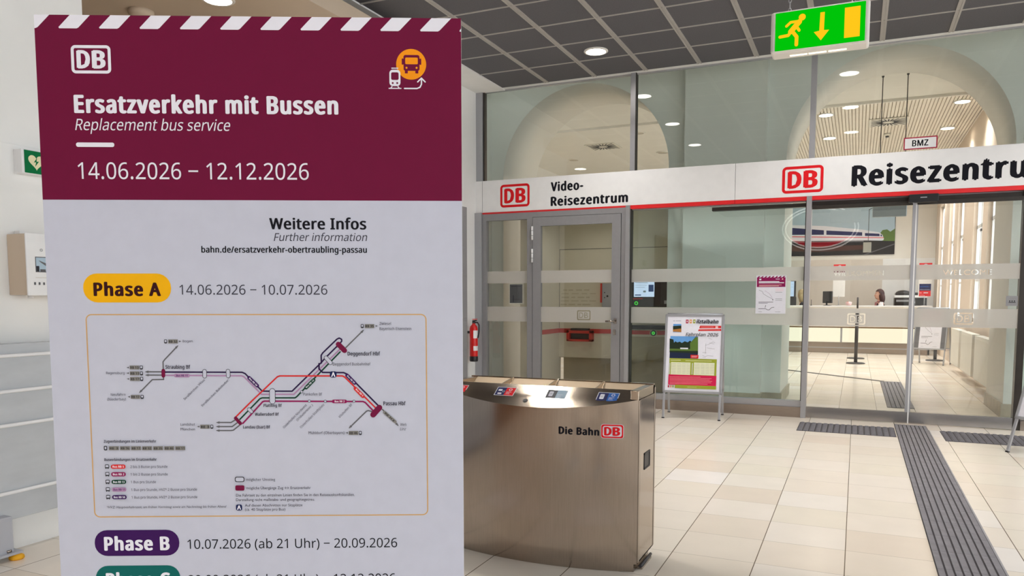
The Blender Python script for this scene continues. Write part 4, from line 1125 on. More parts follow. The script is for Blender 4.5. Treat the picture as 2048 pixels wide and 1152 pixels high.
# ------------------------------------------------------------------ shop fascia over the glazed front
def fascia(name, label, x0, x1, draw):
    t = thing(name, label, 'shop sign', ((x0+x1)/2,9.06,2.40)); cx = (x0+x1)/2
    m = MB(); m.box((x0-cx,-.025,.044), (x1-cx,.028,.452), M_white, bev=.002); m.build('sign_panel', t)
    m = MB(); m.box((x0-cx,-.027,0), (x1-cx,.028,.043), M_red); m.build('red_stripe', t)
    draw(t, cx)
def d1(t, cx):
    f = Flat((-cx,-.0255,-2.40), (1,0,0), (0,0,1), 1.0, .0001); f.dblogo(-4.243,2.497,-3.832,2.787,'dbr'); f.build('rail_logo', t)
    f = Flat((-cx,-.0255,-2.40), (1,0,0), (0,0,1), 1.0, .0001)
    f.text('Video-', -3.545, 2.668, .43, .108, 2, False, 'k'); f.build('sign_lettering', t)
    f = Flat((-cx,-.0255,-2.40), (1,0,0), (0,0,1), 1.0, .0001); f.text('Reisezentrum', -3.545, 2.487, .998, .108, 2, False, 'k'); f.build('sign_lettering', t)
    m = MB(); m.box((-4.505-cx,-.0262,.05), (-4.5-cx,-.0245,.45), M_grey); m.build('panel_joint', t)
def d2(t, cx):
    f = Flat((-cx,-.0255,-2.40), (1,0,0), (0,0,1), 1.0, .0001); f.dblogo(-.798,2.483,-.374,2.774,'dbr'); f.build('rail_logo', t)
    f = Flat((-cx,-.0255,-2.40), (1,0,0), (0,0,1), 1.0, .0001); f.text('Reisezentrum', -.095, 2.528, 1.835, .205, 2, False, 'k'); f.build('sign_lettering', t)
fascia('fascia_sign', 'white fascia sign Video-Reisezentrum with red stripe above the grey booth door', -4.61, -1.303, d1)
fascia('fascia_sign', 'white fascia sign Reisezentrum with red stripe above the sliding doors', -1.299, 3.6, d2)
# door sensor
t = thing('door_sensor', 'black motion sensor box under the fascia at the sliding door joint', 'sensor', (.59,8.99,2.31))
m = MB(); m.box((-.135,-.04,.006), (.135,.035,.088), M_black, bev=.006); m.build('housing', t)
m = MB(); m.box((-.03,-.0415,.048), (.03,-.0395,.058), M_alu); m.build('mark', t); m = MB(); m.cyl((-.09,-.01,0), (-.09,-.01,.008), .008, M_alu, 12); m.build('sensor_eye', t)
# sign board for the fire alarm panel, in the upper pane
t = thing('alarm_panel_sign', 'small white sign BMZ with red border on the upper glass', 'sign', (.547,9.09,2.875))
m = MB(); m.box((-.155,-.006,0), (.155,.004,.125), M_white); m.build('sign_plate', t)
f = Flat((-.155,-.006,0), (1,0,0), (0,0,1), .001, .0001); f.ring(0,0,310,125,3,11,'cr'); f.text('BMZ', 78, 33, 150, 60, 1, False, 'k'); f.build('sign_lettering', t)
# notice on the glass
t = thing('window_notice', 'small white notice with dark red header stuck on the glass beside the sliding door', 'notice', (-.89,9.085,1.157))
m = MB(); m.box((-.162,-.001,0), (.162,.001,.432), M_white); m.build('paper', t)
f = Flat((-.16,-.0012,0), (1,0,0), (0,0,1), .001, .00003); mini_notice(f, 0, 0, 320, 430); f.build('notice_print', t)
t = thing('door_sticker', 'small grey sticker with dark symbols on the right door leaf', 'sticker', (1.415,9.04,1.255))
m = MB(); m.box((-.05,-.001,0), (.05,.001,.10), M_grey); m.build('sticker_sheet', t)
f = Flat((-.05,-.0012,0), (1,0,0), (0,0,1), .001, .00005); f.line([(26,34),(80,34)],6,'k'); [f.disc(32+20*i,48,6,'k',12) for i in range(3)]; f.build('sticker_print', t)
t = thing('grey_notice_sheet', 'small grey notice in a white border behind the door side light', 'notice', (-4.05,9.13,1.255))
m = MB(); m.box((-.11,0,0), (.10,.004,.27), M_offw); m.build('paper', t)
f = Flat((-.11,-.0005,0), (1,0,0), (0,0,1), .001, .0001); f.rrect(8,14,188,256,0,'gry'); f.line([(30,230),(165,230)],6,'dk'); f.line([(50,60),(150,60)],4,'dk'); f.line([(60,30),(60,110)],10,'d'); f.build('notice_print', t)

# ------------------------------------------------------------------ hanging exit sign
t = thing('exit_sign', 'green lit emergency exit sign with running figure hanging on chains from the ceiling', 'exit sign', (-.423,4.20,2.586))
u = .416/430
m = MB(); m.box((-.022,-.006,-.010), (.436,.115,.196), M_lampring, bev=.012); m.build('housing', t)
g = glow('exit_green_glow', (0,196,10), 1.0); yl = glow('exit_yellow_glow', (255,196,26), 1.05)
m = MB(); m.box((0,-.0075,0), (.416,-.005,.186), g); m.build('lit_panel', t)
f = Flat((0,-.0078,0), (1,0,0), (0,0,1), u, .00004)
for q in (('L',[(119.2,131.3),(75.4,131.3),(55.2,115.0)],14),('L',[(117.7,128.5),(96.6,107.3),(76.9,85.8)],27),('L',[(104.1,107.7),(117.7,87.2)],14.5),('L',[(76.9,84.3),(64.9,69.4),(24.1,66.8)],16),('L',[(84.5,86.3),(106.5,57.6),(105.9,20.0)],18)): f.line([(a,b*1.05) for a,b in q[1]], q[2], yl)
f.disc(131,156,17,yl)
f.poly([(p,b*1.05) for p, b in [(218.2,158.5),(239.3,158.6),(237.5,72.9),(262.5,71.0),(223.9,25.5),(189.2,68.9),(215.2,72.0)]][::1], yl); f.rrect(333.4,23,405.9,172,0,yl); f.build('escape_pictogram', t)
sg = glow('lamp_slot_glow', (255,244,205), 3.0)
for a in (.068,.158,.251):
    m = MB(); m.box((a,.055,-.0115), (a+.083,.072,-.009), sg); m.build('light_slot', t)
def chain(x):
    m = MB(); z = .19; k = 0
    while z < 1.41:
        cz = z+.016; R, r = .009, .0022
        pts = [Vector((R*math.cos(a)*.8, 0, .018*math.sin(a))) for a in [2*PI*i/10 for i in range(10)]]
        if k % 2: pts = [Vector((0,p.x,p.z)) for p in pts]
        pts = [p+Vector((x,.05,cz)) for p in pts]
        for a, b in zip(pts, pts[1:]+pts[:1]): m.cyl(a, b, r, M_alu, 5)
        z += .030; k += 1
    return m.build('chain', t)
chain(.062); chain(.36)

# ------------------------------------------------------------------ recessed ceiling lamps
def downlight(name, label, loc, group=None, r=.118):
    t = thing(name, label, 'ceiling lamp', loc, 0, group)
    m = MB(); m.lathe([(r-.012,-.009),(r+.006,-.009),(r+.014,-.002),(r+.014,0),(r-.012,0),(r-.012,-.009)], M_lampring, 36); m.cyl((0,0,-.001), (0,0,.03), r+.010, M_lampring, 36); m.build('trim_ring', t)
    m = MB(); m.lathe([(.001,-.0045),(r-.012,-.0045),(r-.012,-.002),(.001,-.002)], M_lamp, 36); m.build('diffuser', t)
    l = bpy.data.lights.new('lamp_light', 'AREA'); l.shape = 'DISK'; l.size = .2; l.energy = 13.5; l.spread = math.radians(118); l.color = (1.0,.965,.925)
    lo = bpy.data.objects.new('lamp_light', l); COL.objects.link(lo); lo.parent = t; lo.location = (0,0,-.011)
    return t
g1 = 'recessed lamps in the dark concourse ceiling'
L0 = downlight('ceiling_lamp', 'round recessed lamp in the dark concourse ceiling left of the exit sign', (-2.66,8.10,3.992), g1)
for x in (-2.66,-.17,2.32,4.8):
    for i in (0,1,2,5,6,7):
        y = 8.10-1.76*i
        if (i == 0 and x == -2.66) or (i == 2 and x > 1): continue
        c = copy_tree(L0); c.location = (x,y,3.992)
        c['label'] = 'recessed lamp of the dark concourse ceiling, outside the picture' if i or x > 0 else 'recessed lamp of the dark concourse ceiling hidden behind the exit sign'
g2 = 'recessed lamps in the slatted ceiling'
IM = []
def inner(c):
    d = [o for o in c.children if o.name.startswith('diffuser')][0]
    if not IM: q = d.data.copy(); q.materials[0] = M_lamp2; IM.append(q)
    d.data = IM[0]
    q = [o for o in c.children if o.type == 'LIGHT'][0]
    if len(IM) < 2: k = q.data.copy(); k.energy = 20.0; k.color = (1.0,.975,.95); IM.append(k)
    q.data = IM[1]
for x, y, lb in ((-.58,14.22,'left recessed lamp of the front pair in the slatted ceiling'),(1.416,14.14,'right recessed lamp of the front pair in the slatted ceiling'),(-.587,16.27,'left recessed lamp of the second pair in the slatted ceiling'),(1.405,16.21,'right recessed lamp of the second pair in the slatted ceiling')):
    c = copy_tree(L0); inner(c); c.location = (x,y,4.424); c['label'] = lb; c['group'] = g2
for x in (-.58,1.41):
    for y in (18.7,20.6):
        c = copy_tree(L0); inner(c); c.location = (x,y,4.424); c['label'] = 'recessed lamp deep in the slatted ceiling, hidden by the fascia'; c['group'] = g2
M_off = mat('unlit_diffuser', (196,186,170), .4); OM = []
for x, y, lb in ((-3.86,14.34,'unlit round ceiling lamp beside the post behind the left arch'),(-3.89,16.44,'unlit round ceiling lamp lowest right behind the left arch'),(-5.92,16.5,'unlit round ceiling lamp lowest left behind the left arch')):
    c = copy_tree(L0); d = [o for o in c.children if o.name.startswith('diffuser')][0]
    if not OM: q = d.data.copy(); q.materials[0] = M_off; OM.append(q)
    d.data = OM[0]; bpy.data.objects.remove([o for o in c.children if o.type == 'LIGHT'][0]); c.location = (x,y,4.434); c['label'] = lb; c['group'] = 'unlit lamps behind the left arch'
c = copy_tree(L0); c.location = (-4.70,4.74,3.695); c['label'] = 'round recessed lamp in the beige side room ceiling above the notice board'; del c['group']
t = thing('smoke_detector', 'round beige disc on the beige side room ceiling', 'detector', (-5.47,4.67,3.70)); m = MB(); m.lathe([(.10,0),(.10,-.03),(.07,-.055),(.02,-.06)], M_beige, 28); m.build('cover', t)

# ------------------------------------------------------------------ things on the left wall
t = thing('defibrillator_sign', 'green defibrillator sign with cream heart and bolt sticking out of the left wall', 'sign', (-4.05,2.64,1.985))
m = MB(); m.box((0,-.012,0), (.065,.30,.125), M_white, bev=.003); m.build('sign_box', t)
m = MB(); m.box((.064,.002,.004), (.068,.296,.121), pm('green')); m.build('green_face', t)
f = Flat((.0685,.002,.004), (0,1,0), (0,0,1), .001, .0001)
hp = [(16*math.sin(a)**3, 13*math.cos(a)-5*math.cos(2*a)-2*math.cos(3*a)-math.cos(4*a)) for a in [2*PI*k/48 for k in range(48)]]
f.poly([(62+2.7*x, 62+2.7*y) for x, y in hp][::-1], 'cream'); f.poly([(66,84),(48,58),(60,60),(54,36),(76,66),(63,64)], 'green'); f.rrect(105,88,117,100,2,'cream'); f.rrect(101,80,121,84,0,'cream')
f.build('heart_pictogram', t)
t = thing('defibrillator_cabinet', 'white wall cabinet with a small photo and pictograms under the green heart sign', 'cabinet', (-4.05,2.57,1.35))
m = MB(); m.box((0,0,0), (.145,.36,.315), M_beige, bev=.004); m.build('case', t)
m = MB(); m.box((.145,-.003,-.004), (.156,.365,.319), M_white, bev=.004); dr = m.build('door', t)
f = Flat((.1563,0,0), (0,1,0), (0,0,1), .001, .0001); f.rrect(42,118,104,198,0,'gr'); f.rrect(46,122,100,194,0,'lbl'); f.poly([(60,180),(100,165),(100,150),(70,170)],'gry'); f.rrect(46,122,62,150,0,'dk'); f.rrect(66,122,96,134,0,'gr')
for i in range(4): f.rrect(30+24*i,52,40+24*i,66,2,'gr')
f.ring(70,226,84,240,6,2,'gr'); f.line([(40,90),(150,90)],1.5,'sfaint'); f.build('printed_pictograms', dr)
m = MB(); m.box((.02,.03,.319), (.06,.07,.334), M_white); m.build('alarm_knob', t)
for y in (.06,.28): m = MB(); m.cyl((.08,y,-.016), (.08,y,0), .014, M_white, 12); m.build('foot', t)
# folded mobile wheelchair lift
t = thing('wheelchair_lift', 'grey metal wheelchair lift with steel rails folded against the left wall', 'wheelchair lift', (-3.95,2.2,0))
M_lift = mat('grey_lift_panel', (188,192,197), .5, .1, var=.05, scale=5, stretch=(1,1,3)); M_liftb = mat('light_grey_lift_base', (176,178,186), .5, .1, var=.03)
m = MB(); m.box((-.045,-1.4,.19), (0,3.4,1.10), M_lift, bev=.004); m.build('folded_platform', t)
for z in (1.04,.858,.683,.335):
    m = MB(); m.cyl((.014,-1.4,z), (.014,3.4,z), .0095, M_white, 12); m.build('steel_rail', t)
m = MB(); m.box((-.03,-1.3,.035), (.06,.225,.225), M_liftb, bev=.004); m.box((-.03,-1.3,.03), (.085,.255,.042), M_liftb); b = m.build('base_beam', t)
m = MB(); m.cyl((.05,.20,.042), (.05,.20,.075), .010, M_charcoal, 12); m.cyl((.05,.20,.042), (.05,.20,.055), .018, M_steel, 6); m.build('bolt', b); m = MB(); m.cyl((.061,.12,.13), (.066,.12,.13), .012, M_steel, 12); m.build('bolt', b)
m = MB(); m.lathe([(.030,0),(.036,.006),(.034,.018),(.016,.03)], mat('yellow_rubber', (232,168,20), .6), 24, (.065,.232,0)); m.build('rubber_foot', t)
for y in (-1.2,3.1):
    m = MB(); m.box((-.06,y,0), (-.01,y+.06,.2), M_lift); m.build('support_foot', t)
# fire extinguisher
t = thing('fire_extinguisher', 'red fire extinguisher with black base hanging on the white wall left of the glass', 'fire extinguisher', (-4.475,8.72,.52))
m = MB(); m.lathe([(.05,.06),(.052,.08),(.052,.42),(.046,.45),(.022,.475),(.020,.49)], mat('extinguisher_red', (214,26,24), .3, var=.03), 28); m.build('cylinder', t)
m = MB(); m.lathe([(.050,0),(.054,.01),(.054,.065),(.050,.068)], M_black, 28); m.build('base_cup', t)
m = MB(); m.cyl((0,0,.49), (0,0,.515), .020, M_charcoal, 14); m.box((-.012,-.02,.515), (.012,.07,.53), M_black, bev=.003); m.box((-.012,-.02,.535), (.012,.085,.546), mat('extinguisher_red', (214,26,24)), bev=.003); m.build('valve', t)
m = MB(); m.tube([(.02,0,.50),(.05,.01,.50),(.068,.015,.47),(.07,.01,.38),(.060,0,.30)], .009, M_black, 10); m.build('hose', t)
for a0, z0, z1 in ((-1.2,.30,.40),(-1.2,.14,.20)):
    f = MB()
    vs = []
    for k in range(13):
        a = a0+1.6*k/12; vs.append(((.0526*math.cos(a), .0526*math.sin(a))))
    for p, q in zip(vs, vs[1:]): f.poly([(p[0],p[1],z0),(q[0],q[1],z0),(q[0],q[1],z1),(p[0],p[1],z1)], M_white)
    f.build('label', t)
m = MB(); m.box((-.115,-.02,.36), (-.05,.02,.39), M_charcoal); m.box((-.124,-.03,.30), (-.114,.03,.45), M_charcoal); m.build('wall_bracket', t)
# tall grey cabinet against the left wall
t = thing('metal_locker', 'tall grey metal cabinet on the left wall half hidden behind the notice board', 'cabinet', (-4.465,7.9,0))
m = MB(); m.box((-.13,-.35,0), (.12,.40,2.43), M_grey, bev=.004); m.build('case', t)
for z in (.35,.72,1.09,1.60):
    m = MB(); m.box((.12,-.33,z), (.128,.38,z+.34), M_grey, bev=.003); m.build('compartment_door', t)
# advertising oval hanging in the concourse behind the viewer: it shows mirrored in the glass
t = thing('oval_shop_sign', 'white oval shop sign with dark red crescent, seen mirrored over the train picture', 'shop sign', (-.97,-4.0,3.2))
Mo = mat('backlit_white', (240,240,240), .4, emit=(255,250,245), estr=3.2); Mr = mat('backlit_dark_red', (150,20,40), .4, emit=(170,20,40), estr=6.0)
m = MB()
def oval(a, b, d0, d1, lo, hi, mt):
    n = 64
    for k in range(n):
        p, q = lo+(hi-lo)*k/n, lo+(hi-lo)*(k+1)/n
        m.prism([(a*math.cos(p),.0,b*math.sin(p)),(a*math.cos(q),.0,b*math.sin(q)),((a-d0)*math.cos(q),.0,(b-d1)*math.sin(q)),((a-d0)*math.cos(p),.0,(b-d1)*math.sin(p))], (0,-.05,0), mt)
oval(.96,.60,.03,.03,0,2*PI,Mo); oval(.88,.53,.03,.03,0,2*PI,Mo)
m.build('oval_frame', t); m = MB()
for k in range(24):
    p, q = -2.7+2.1*k/24, -2.7+2.1*(k+1)/24; w = lambda a: .13*math.sin((a+2.7)/2.1*PI)+.005
    m.prism([(.86*math.cos(p),0,.51*math.sin(p)),(.86*math.cos(q),0,.51*math.sin(q)),(.86*math.cos(q),0,.51*math.sin(q)+w(q)),(.86*math.cos(p),0,.51*math.sin(p)+w(p))], (0,-.05,0), Mr)
m.build('red_crescent', t)
m = MB(); m.cyl((-.5,-.02,.5), (-.5,-.02,.8), .004, M_alu, 6); m.build('suspension_rod', t); m = MB(); m.cyl((.5,-.02,.5), (.5,-.02,.8), .004, M_alu, 6); m.build('suspension_rod', t)

# ------------------------------------------------------------------ video booth behind the hinged door
M_booth = mat('cream_booth_panel', (216,207,186), .5, var=.02, scale=4); M_booth2 = mat('taupe_booth_panel', (176,164,138), .5, var=.03); M_bred = mat('booth_red_stripe', (200,44,36), .4)
m = MB(); m.box((-4.05,9.24,0), (-3.95,10.5,2.72), M_booth); m.box((-3.952,9.26,.83), (-3.946,10.42,.893), M_bred); struct(m, 'wall_booth_side', 'cream side wall of the video booth')
m = MB(); m.box((-3.95,10.42,.478), (-2.30,10.5,2.72), M_booth); m.box((-3.95,10.62,0), (-2.30,10.7,.478), M_booth2); m.box((-3.95,10.42,.47),(-2.3,10.62,.478),M_booth2)
m.box((-3.945,10.412,.83), (-3.14,10.421,.893), M_bred)
m.box((-3.947,10.417,.9), (-3.943,10.4215,2.03), M_charcoal); m.box((-3.947,10.417,2.027), (-2.31,10.4215,2.033), M_charcoal)
m.box((-2.86,10.40,.478), (-2.30,10.421,.80), M_booth2)
struct(m, 'wall_booth_back', 'cream back wall of the video booth with red stripe')
m = MB(); m.box((-4.05,9.24,2.72), (-2.30,10.7,2.80), M_booth); struct(m, 'ceiling_booth', 'ceiling of the video booth')
c = copy_tree(L0); c.location = (-3.25,9.75,2.715); c['label'] = 'unseen lamp added in the booth ceiling to brighten the booth, hidden by the fascia'; del c['group']
q = [o for o in c.children if o.type == 'LIGHT'][0]; q.data = q.data.copy(); q.data.energy = 2.2; [o for o in c.children if o.name.startswith('diffuser')][0].data = OM[0]  # added lamp: weak light that keeps the booth from going black, diffuser unlit
t = thing('document_tray', 'red document tray with dark slot on the cream booth wall', 'tray', (-3.605,10.42,.715))
m = MB()
for a, b in (((-.19,-.11,0),(.19,0,.03)),((-.19,-.11,.115),(.19,0,.155)),((-.19,-.11,0),(-.15,0,.155)),((.15,-.11,0),(.19,0,.155))): m.box(a, b, M_bred, bev=.003)
m.build('tray_body', t); m = MB(); m.box((-.15,-.03,.03), (.15,-.005,.115), M_charcoal); m.build('slot', t); m = MB(); m.box((-.13,-.10,.157), (.13,-.002,.185), M_black, bev=.003); m.build('scanner_lid', t)
t = thing('ticket_terminal', 'grey ticket terminal with red edge on the booth wall behind the door handle side', 'terminal', (-3.14,10.42,1.20))
m = MB(); m.box((-.13,-.10,.0), (.16,0,.34), M_alu, bev=.006); m.build('case', t); m = MB(); m.box((-.155,-.102,.07), (-.13,0,.34), M_bred); m.build('red_edge', t)
m = MB(); m.box((.06,-.105,.05), (.16,-.099,.20), M_black); m.build('display', t); m = MB(); m.box((.05,-.104,.26), (.16,-.1,.29), M_charcoal); m.build('card_slot', t)
for x, z, r in ((-.05,.16,.013),(-.09,.21,.007),(-.09,.14,.007)): m = MB(); m.cyl((x,-.10,z), (x,-.11,z), r, M_black, 12); m.build('knob', t)
t = thing('service_lettering', 'faint beige lines of print on the cream booth wall', 'wall print', (-3.93,10.415,1.22))
f = Flat((0,-.001,0), (1,0,0), (0,0,1), .001, .00005); random.seed(3)
for r in range(5):
    x = random.uniform(-6, 60)
    while x < 470:
        w = random.uniform(40,120); f.line([(x,20+52*r),(x+w,20+52*r)], 13 if r % 2 else 18, 'sfaint'); x += w+random.uniform(28,60)
f.build('faded_print', t)
t = thing('video_terminal', 'black video terminal with lit screen and green button behind the fixed pane', 'terminal', (-2.59,10.40,1.20))
m = MB(); m.box((-.29,-.06,.012), (.285,0,.39), M_black, bev=.006); m.build('case', t)
sc = glow('screen_blue_white_glow', (206,222,246), 1.0)
m = MB(); m.box((-.225,-.064,.15), (.06,-.058,.365), sc); s_ = m.build('screen', t)
f = Flat((-.225,-.0645,.15), (1,0,0), (0,0,1), .001, .00008)
f.line([(20,195),(190,192)],7,'lbl'); f.line([(20,160),(180,160)],4,'lbl'); f.line([(20,130),(150,130)],4,'lbl'); f.rrect(205,70,275,165,0,'blue'); f.line([(20,25),(95,25)],14,'blue'); f.rrect(130,60,170,85,10,'lbl'); f.build('screen_content', s_)
m = MB(); m.box((.15,-.064,.05), (.24,-.058,.35), M_charcoal); m.build('side_panel', t); m = MB(); m.box((.20,-.075,.055), (.255,-.06,.10), M_alu, bev=.003); m.build('handset', t)
gb = glow('green_button_glow', (70,220,70), .9)
m = MB()
for k in range(24):
    a, b = 2*PI*k/24, 2*PI*(k+1)/24; m.prism([(-.19+.026*math.cos(a),-.061,.062+.026*math.sin(a)),(-.19+.026*math.cos(b),-.061,.062+.026*math.sin(b)),(-.19+.014*math.cos(b),-.061,.062+.014*math.sin(b)),(-.19+.014*math.cos(a),-.061,.062+.014*math.sin(a))], (0,-.006,0), gb)
m.build('button', t)
f = Flat((-.235,-.0612,.115), (1,0,0), (0,0,1), .001, .00005); f.line([(0,8),(130,10)],9,'dbr'); f.build('red_print', t)
t = thing('booth_desk', 'narrow dark desk edge over a cream board with red stripe behind the fixed pane', 'desk', (-2.58,10.40,.80))
m = MB(); m.box((-.28,-.16,.105), (.278,0,.16), M_black, bev=.004); m.build('desk_top', t); m = MB(); m.box((-.28,-.03,0), (.278,0,.105), M_booth); m.box((-.28,-.033,.03), (.278,-.029,.085), M_bred); m.build('striped_board', t)
m = MB()
for k in range(28):
    a, b = 2*PI*k/28, 2*PI*(k+1)/28
    m.prism([(.04+.05*math.cos(a),-.034,.052+.05*math.sin(a)),(.04+.05*math.cos(b),-.034,.052+.05*math.sin(b)),(.04,-.034,.052)], (0,-.004,0), pm('cream'))
    m.prism([(.04+.042*math.cos(a),-.038,.052+.042*math.sin(a)),(.04+.042*math.cos(b),-.038,.052+.042*math.sin(b)),(.04,-.038,.052)], (0,-.003,0), M_black)
    m.prism([(.04+.022*math.cos(a),-.041,.052+.022*math.sin(a)),(.04+.022*math.cos(b),-.041,.052+.022*math.sin(b)),(.04+.01*math.cos(b),-.041,.052+.01*math.sin(b)),(.04+.01*math.cos(a),-.041,.052+.01*math.sin(a))], (0,-.003,0), gb)
m.build('button', t)

# ------------------------------------------------------------------ travel centre: counter and what stands on it
M_lit = glow('counter_front_glow', (255,243,214), 1.18); M_cf = mat('counter_fascia', (232,226,218), .45, var=.02)
t = thing('service_counter', 'long white service counter with warm lit front panels and steel base', 'counter', (-1.5,20.2,0))
m = MB(); m.box((-3.3,-.02,1.115), (3.10,.36,1.15), M_white, bev=.006); m.build('counter_top', t)
m = MB(); m.box((-3.3,0,.635), (3.08,.05,1.115), M_cf); m.box((3.04,0,.0), (3.08,.74,1.115), M_cf); m.build('upper_fascia', t)
m = MB(); m.box((-3.3,-.012,.608), (3.08,.04,.635), mat('brass_brown_edge', (112,84,44), .4, .4)); m.build('edge_strip', t)
xs = [-3.3,-1.18,1.18,3.08]
for a, b in zip(xs[:-1], xs[1:]):
    m = MB(); m.box((a+.02,.012,.262), (b-.02,.04,.608), M_lit); m.build('lit_panel', t)
for x in xs[1:-1]:
    m = MB(); m.box((x-.022,.0,.255), (x+.022,.05,.61), M_alu); m.build('panel_post', t)
m = MB(); m.box((-3.3,-.01,.14), (3.08,.05,.258), M_skirt); m.box((-3.3,.0,.0), (3.08,.05,.115), M_skirt); m.box((-3.3,-.012,.115), (3.08,.05,.14), M_alu); m.build('steel_base', t)
m = MB(); m.box((-3.3,.36,.70), (3.04,.74,.74), M_offw); m.box((-3.3,.05,.0), (-3.26,.74,.70), M_offw); m.build('desk_board', t)
t = thing('customer_display', 'upright lit white display with dark edge left of the aluminium post on the counter', 'display', (-1.51,20.38,1.15))
m = MB(); m.box((-.105,0,.215), (.11,.03,.61), M_charcoal, bev=.004); m.build('case', t); m = MB(); m.box((-.095,-.003,.225), (.065,0,.60), sc); s_ = m.build('screen', t)
f = Flat((-.095,-.0035,.225), (1,0,0), (0,0,1), .001, .0001); [f.line([(a,b),(a+w,b)],5,'lbl') for a,b,w in ((10,300,35),(100,300,40),(100,230,30),(100,70,30))]; f.build('screen_content', s_)
m = MB(); m.box((-.10,.0,.0), (.12,.12,.215), M_charcoal, bev=.006); m.build('stand', t)
def monitor(label, loc, rz, w=.36, h=.30):
    t = thing('desk_monitor', label, 'monitor', loc, rz)
    m = MB(); m.box((-w/2,-.02,.06), (w/2,.02,.06+h), M_black, bev=.006); m.box((-w/4,.02,.10), (w/4,.045,.04+h), M_charcoal, bev=.006); m.build('screen_case', t)
    m = MB(); m.box((-w/2+.015,-.0215,.075), (w/2-.015,-.019,.045+h), M_charcoal); m.build('screen', t)
    m = MB(); m.cyl((0,.02,.01), (0,.03,.16), .022, M_black, 12); m.build('stand', t); m = MB(); m.lathe([(.10,0),(.10,.008),(.03,.016)], M_black, 24); m.build('foot', t)
    return t
monitor('black desk monitor seen from behind at an angle on the counter between the two clerks', (-.66,20.38,1.15), PI-.95, .36, .29)
t = thing('pen_holder', 'thin dark upright pen stand on the counter left of the black monitor', 'pen stand', (-1.03,20.30,1.15)); m = MB(); m.lathe([(.02,0),(.02,.01),(.006,.02),(.006,.14),(.002,.15)], M_charcoal, 16); m.build('pen', t)
def numberboard(label, x, y, body):
    t = thing('counter_sign', label, 'sign', (x,y,1.15))
    m = MB(); m.cyl((0,0,0), (0,0,.24), .011, M_alu, 10); m.lathe([(.07,0),(.07,.008),(.02,.012)], M_alu, 24); m.build('foot_pole', t)
    m = MB(); m.box((-.135,-.006,.215), (.135,.006,1.0), M_white); m.build('sign_panel', t)
    f = Flat((-.135,-.0065,.215), (1,0,0), (0,0,1), .001, .0001); body(f); f.build('sign_print', t)
def nb1(f): f.rrect(0,640,270,785,0,'dbr'); f.text('2', 100, 655, None, 105, 1, False, 'w'); f.rrect(0,590,270,640,0,'hub')
def nb2(f): f.rrect(0,640,270,785,0,'dbr'); f.text('3', 100, 655, None, 105, 1, False, 'w'); f.rrect(20,140,262,300,0,'navy'); f.rrect(20,10,262,140,0,'dbr'); f.line([(40,235),(210,235)],14,'blue'); f.line([(120,90),(200,90)],20,'w'); f.line([(36,90),(70,90)],14,'pk'); f.line([(36,30),(130,30)],8,'pk'); f.line([(30,165),(240,160)],5,'w')
numberboard('tall white sign board with red number 2 field standing on the counter', -.41, 20.33, nb1)
numberboard('sign board with red number 3 field and blue red poster on the counter', 1.44, 20.33, nb2)
t = thing('candy_bowl', 'small pinkish white bowl on the counter right of the number 2 sign board', 'bowl', (-.18,20.33,1.15)); m = MB(); m.lathe([(.04,0),(.06,.02),(.075,.085),(.068,.085),(.052,.025),(.01,.015)], mat('pink_white_ceramic', (232,196,196), .4), 24); m.build('bowl', t)
m = MB(); m.cyl((0,0,.02), (0,0,.07), .058, pm('pk'), 16); [m.ball((.03*math.cos(a),.03*math.sin(a),.075), .02, pm('dbr' if k % 2 else 'w'), 8, 6) for k, a in enumerate([0,1.2,2.5,3.8,5])]; o = m.build('sweets', t); tag(o, None, None, None, 'stuff')
t = thing('copier', 'large black copier with white paper trays behind the counter right of the clerk', 'copier', (1.22,21.75,0))
m = MB(); m.box((-.36,-.28,0), (.36,.28,1.10), M_charcoal, bev=.01); m.build('cabinet', t)
m = MB(); m.box((-.36,-.3,1.10), (.36,.26,1.34), M_black, bev=.01); m.build('printer_body', t); m = MB(); m.box((-.36,-.31,1.35), (.36,.26,1.40), M_white, bev=.008); m.build('scanner_bed', t); m = MB(); m.box((-.32,-.305,1.24),(.10,-.29,1.29),M_alu); m.build('paper_tray', t)
m = MB(); m.box((-.34,-.28,1.40), (.33,.24,1.47), M_black, bev=.02); m.ball((-.16,-.02,1.46), .17, M_black, 18, 10, (1,1,.42)); m.build('document_feeder', t)
t = thing('card_terminal', 'small dark card terminal on the counter below the blue red poster', 'card terminal', (1.22,20.30,1.15)); m = MB(); m.box((-.05,-.03,0), (.05,.05,.02), M_black, bev=.004); m.box((-.045,-.01,.02), (.045,.02,.14), M_charcoal, Matrix.Rotation(-.35,4,'X'), bev=.004); m.build('terminal', t); m = MB(); m.box((-.03,-.012,.06), (.03,-.010,.11), M_alu, Matrix.Rotation(-.35,4,'X')); m.build('display', t)

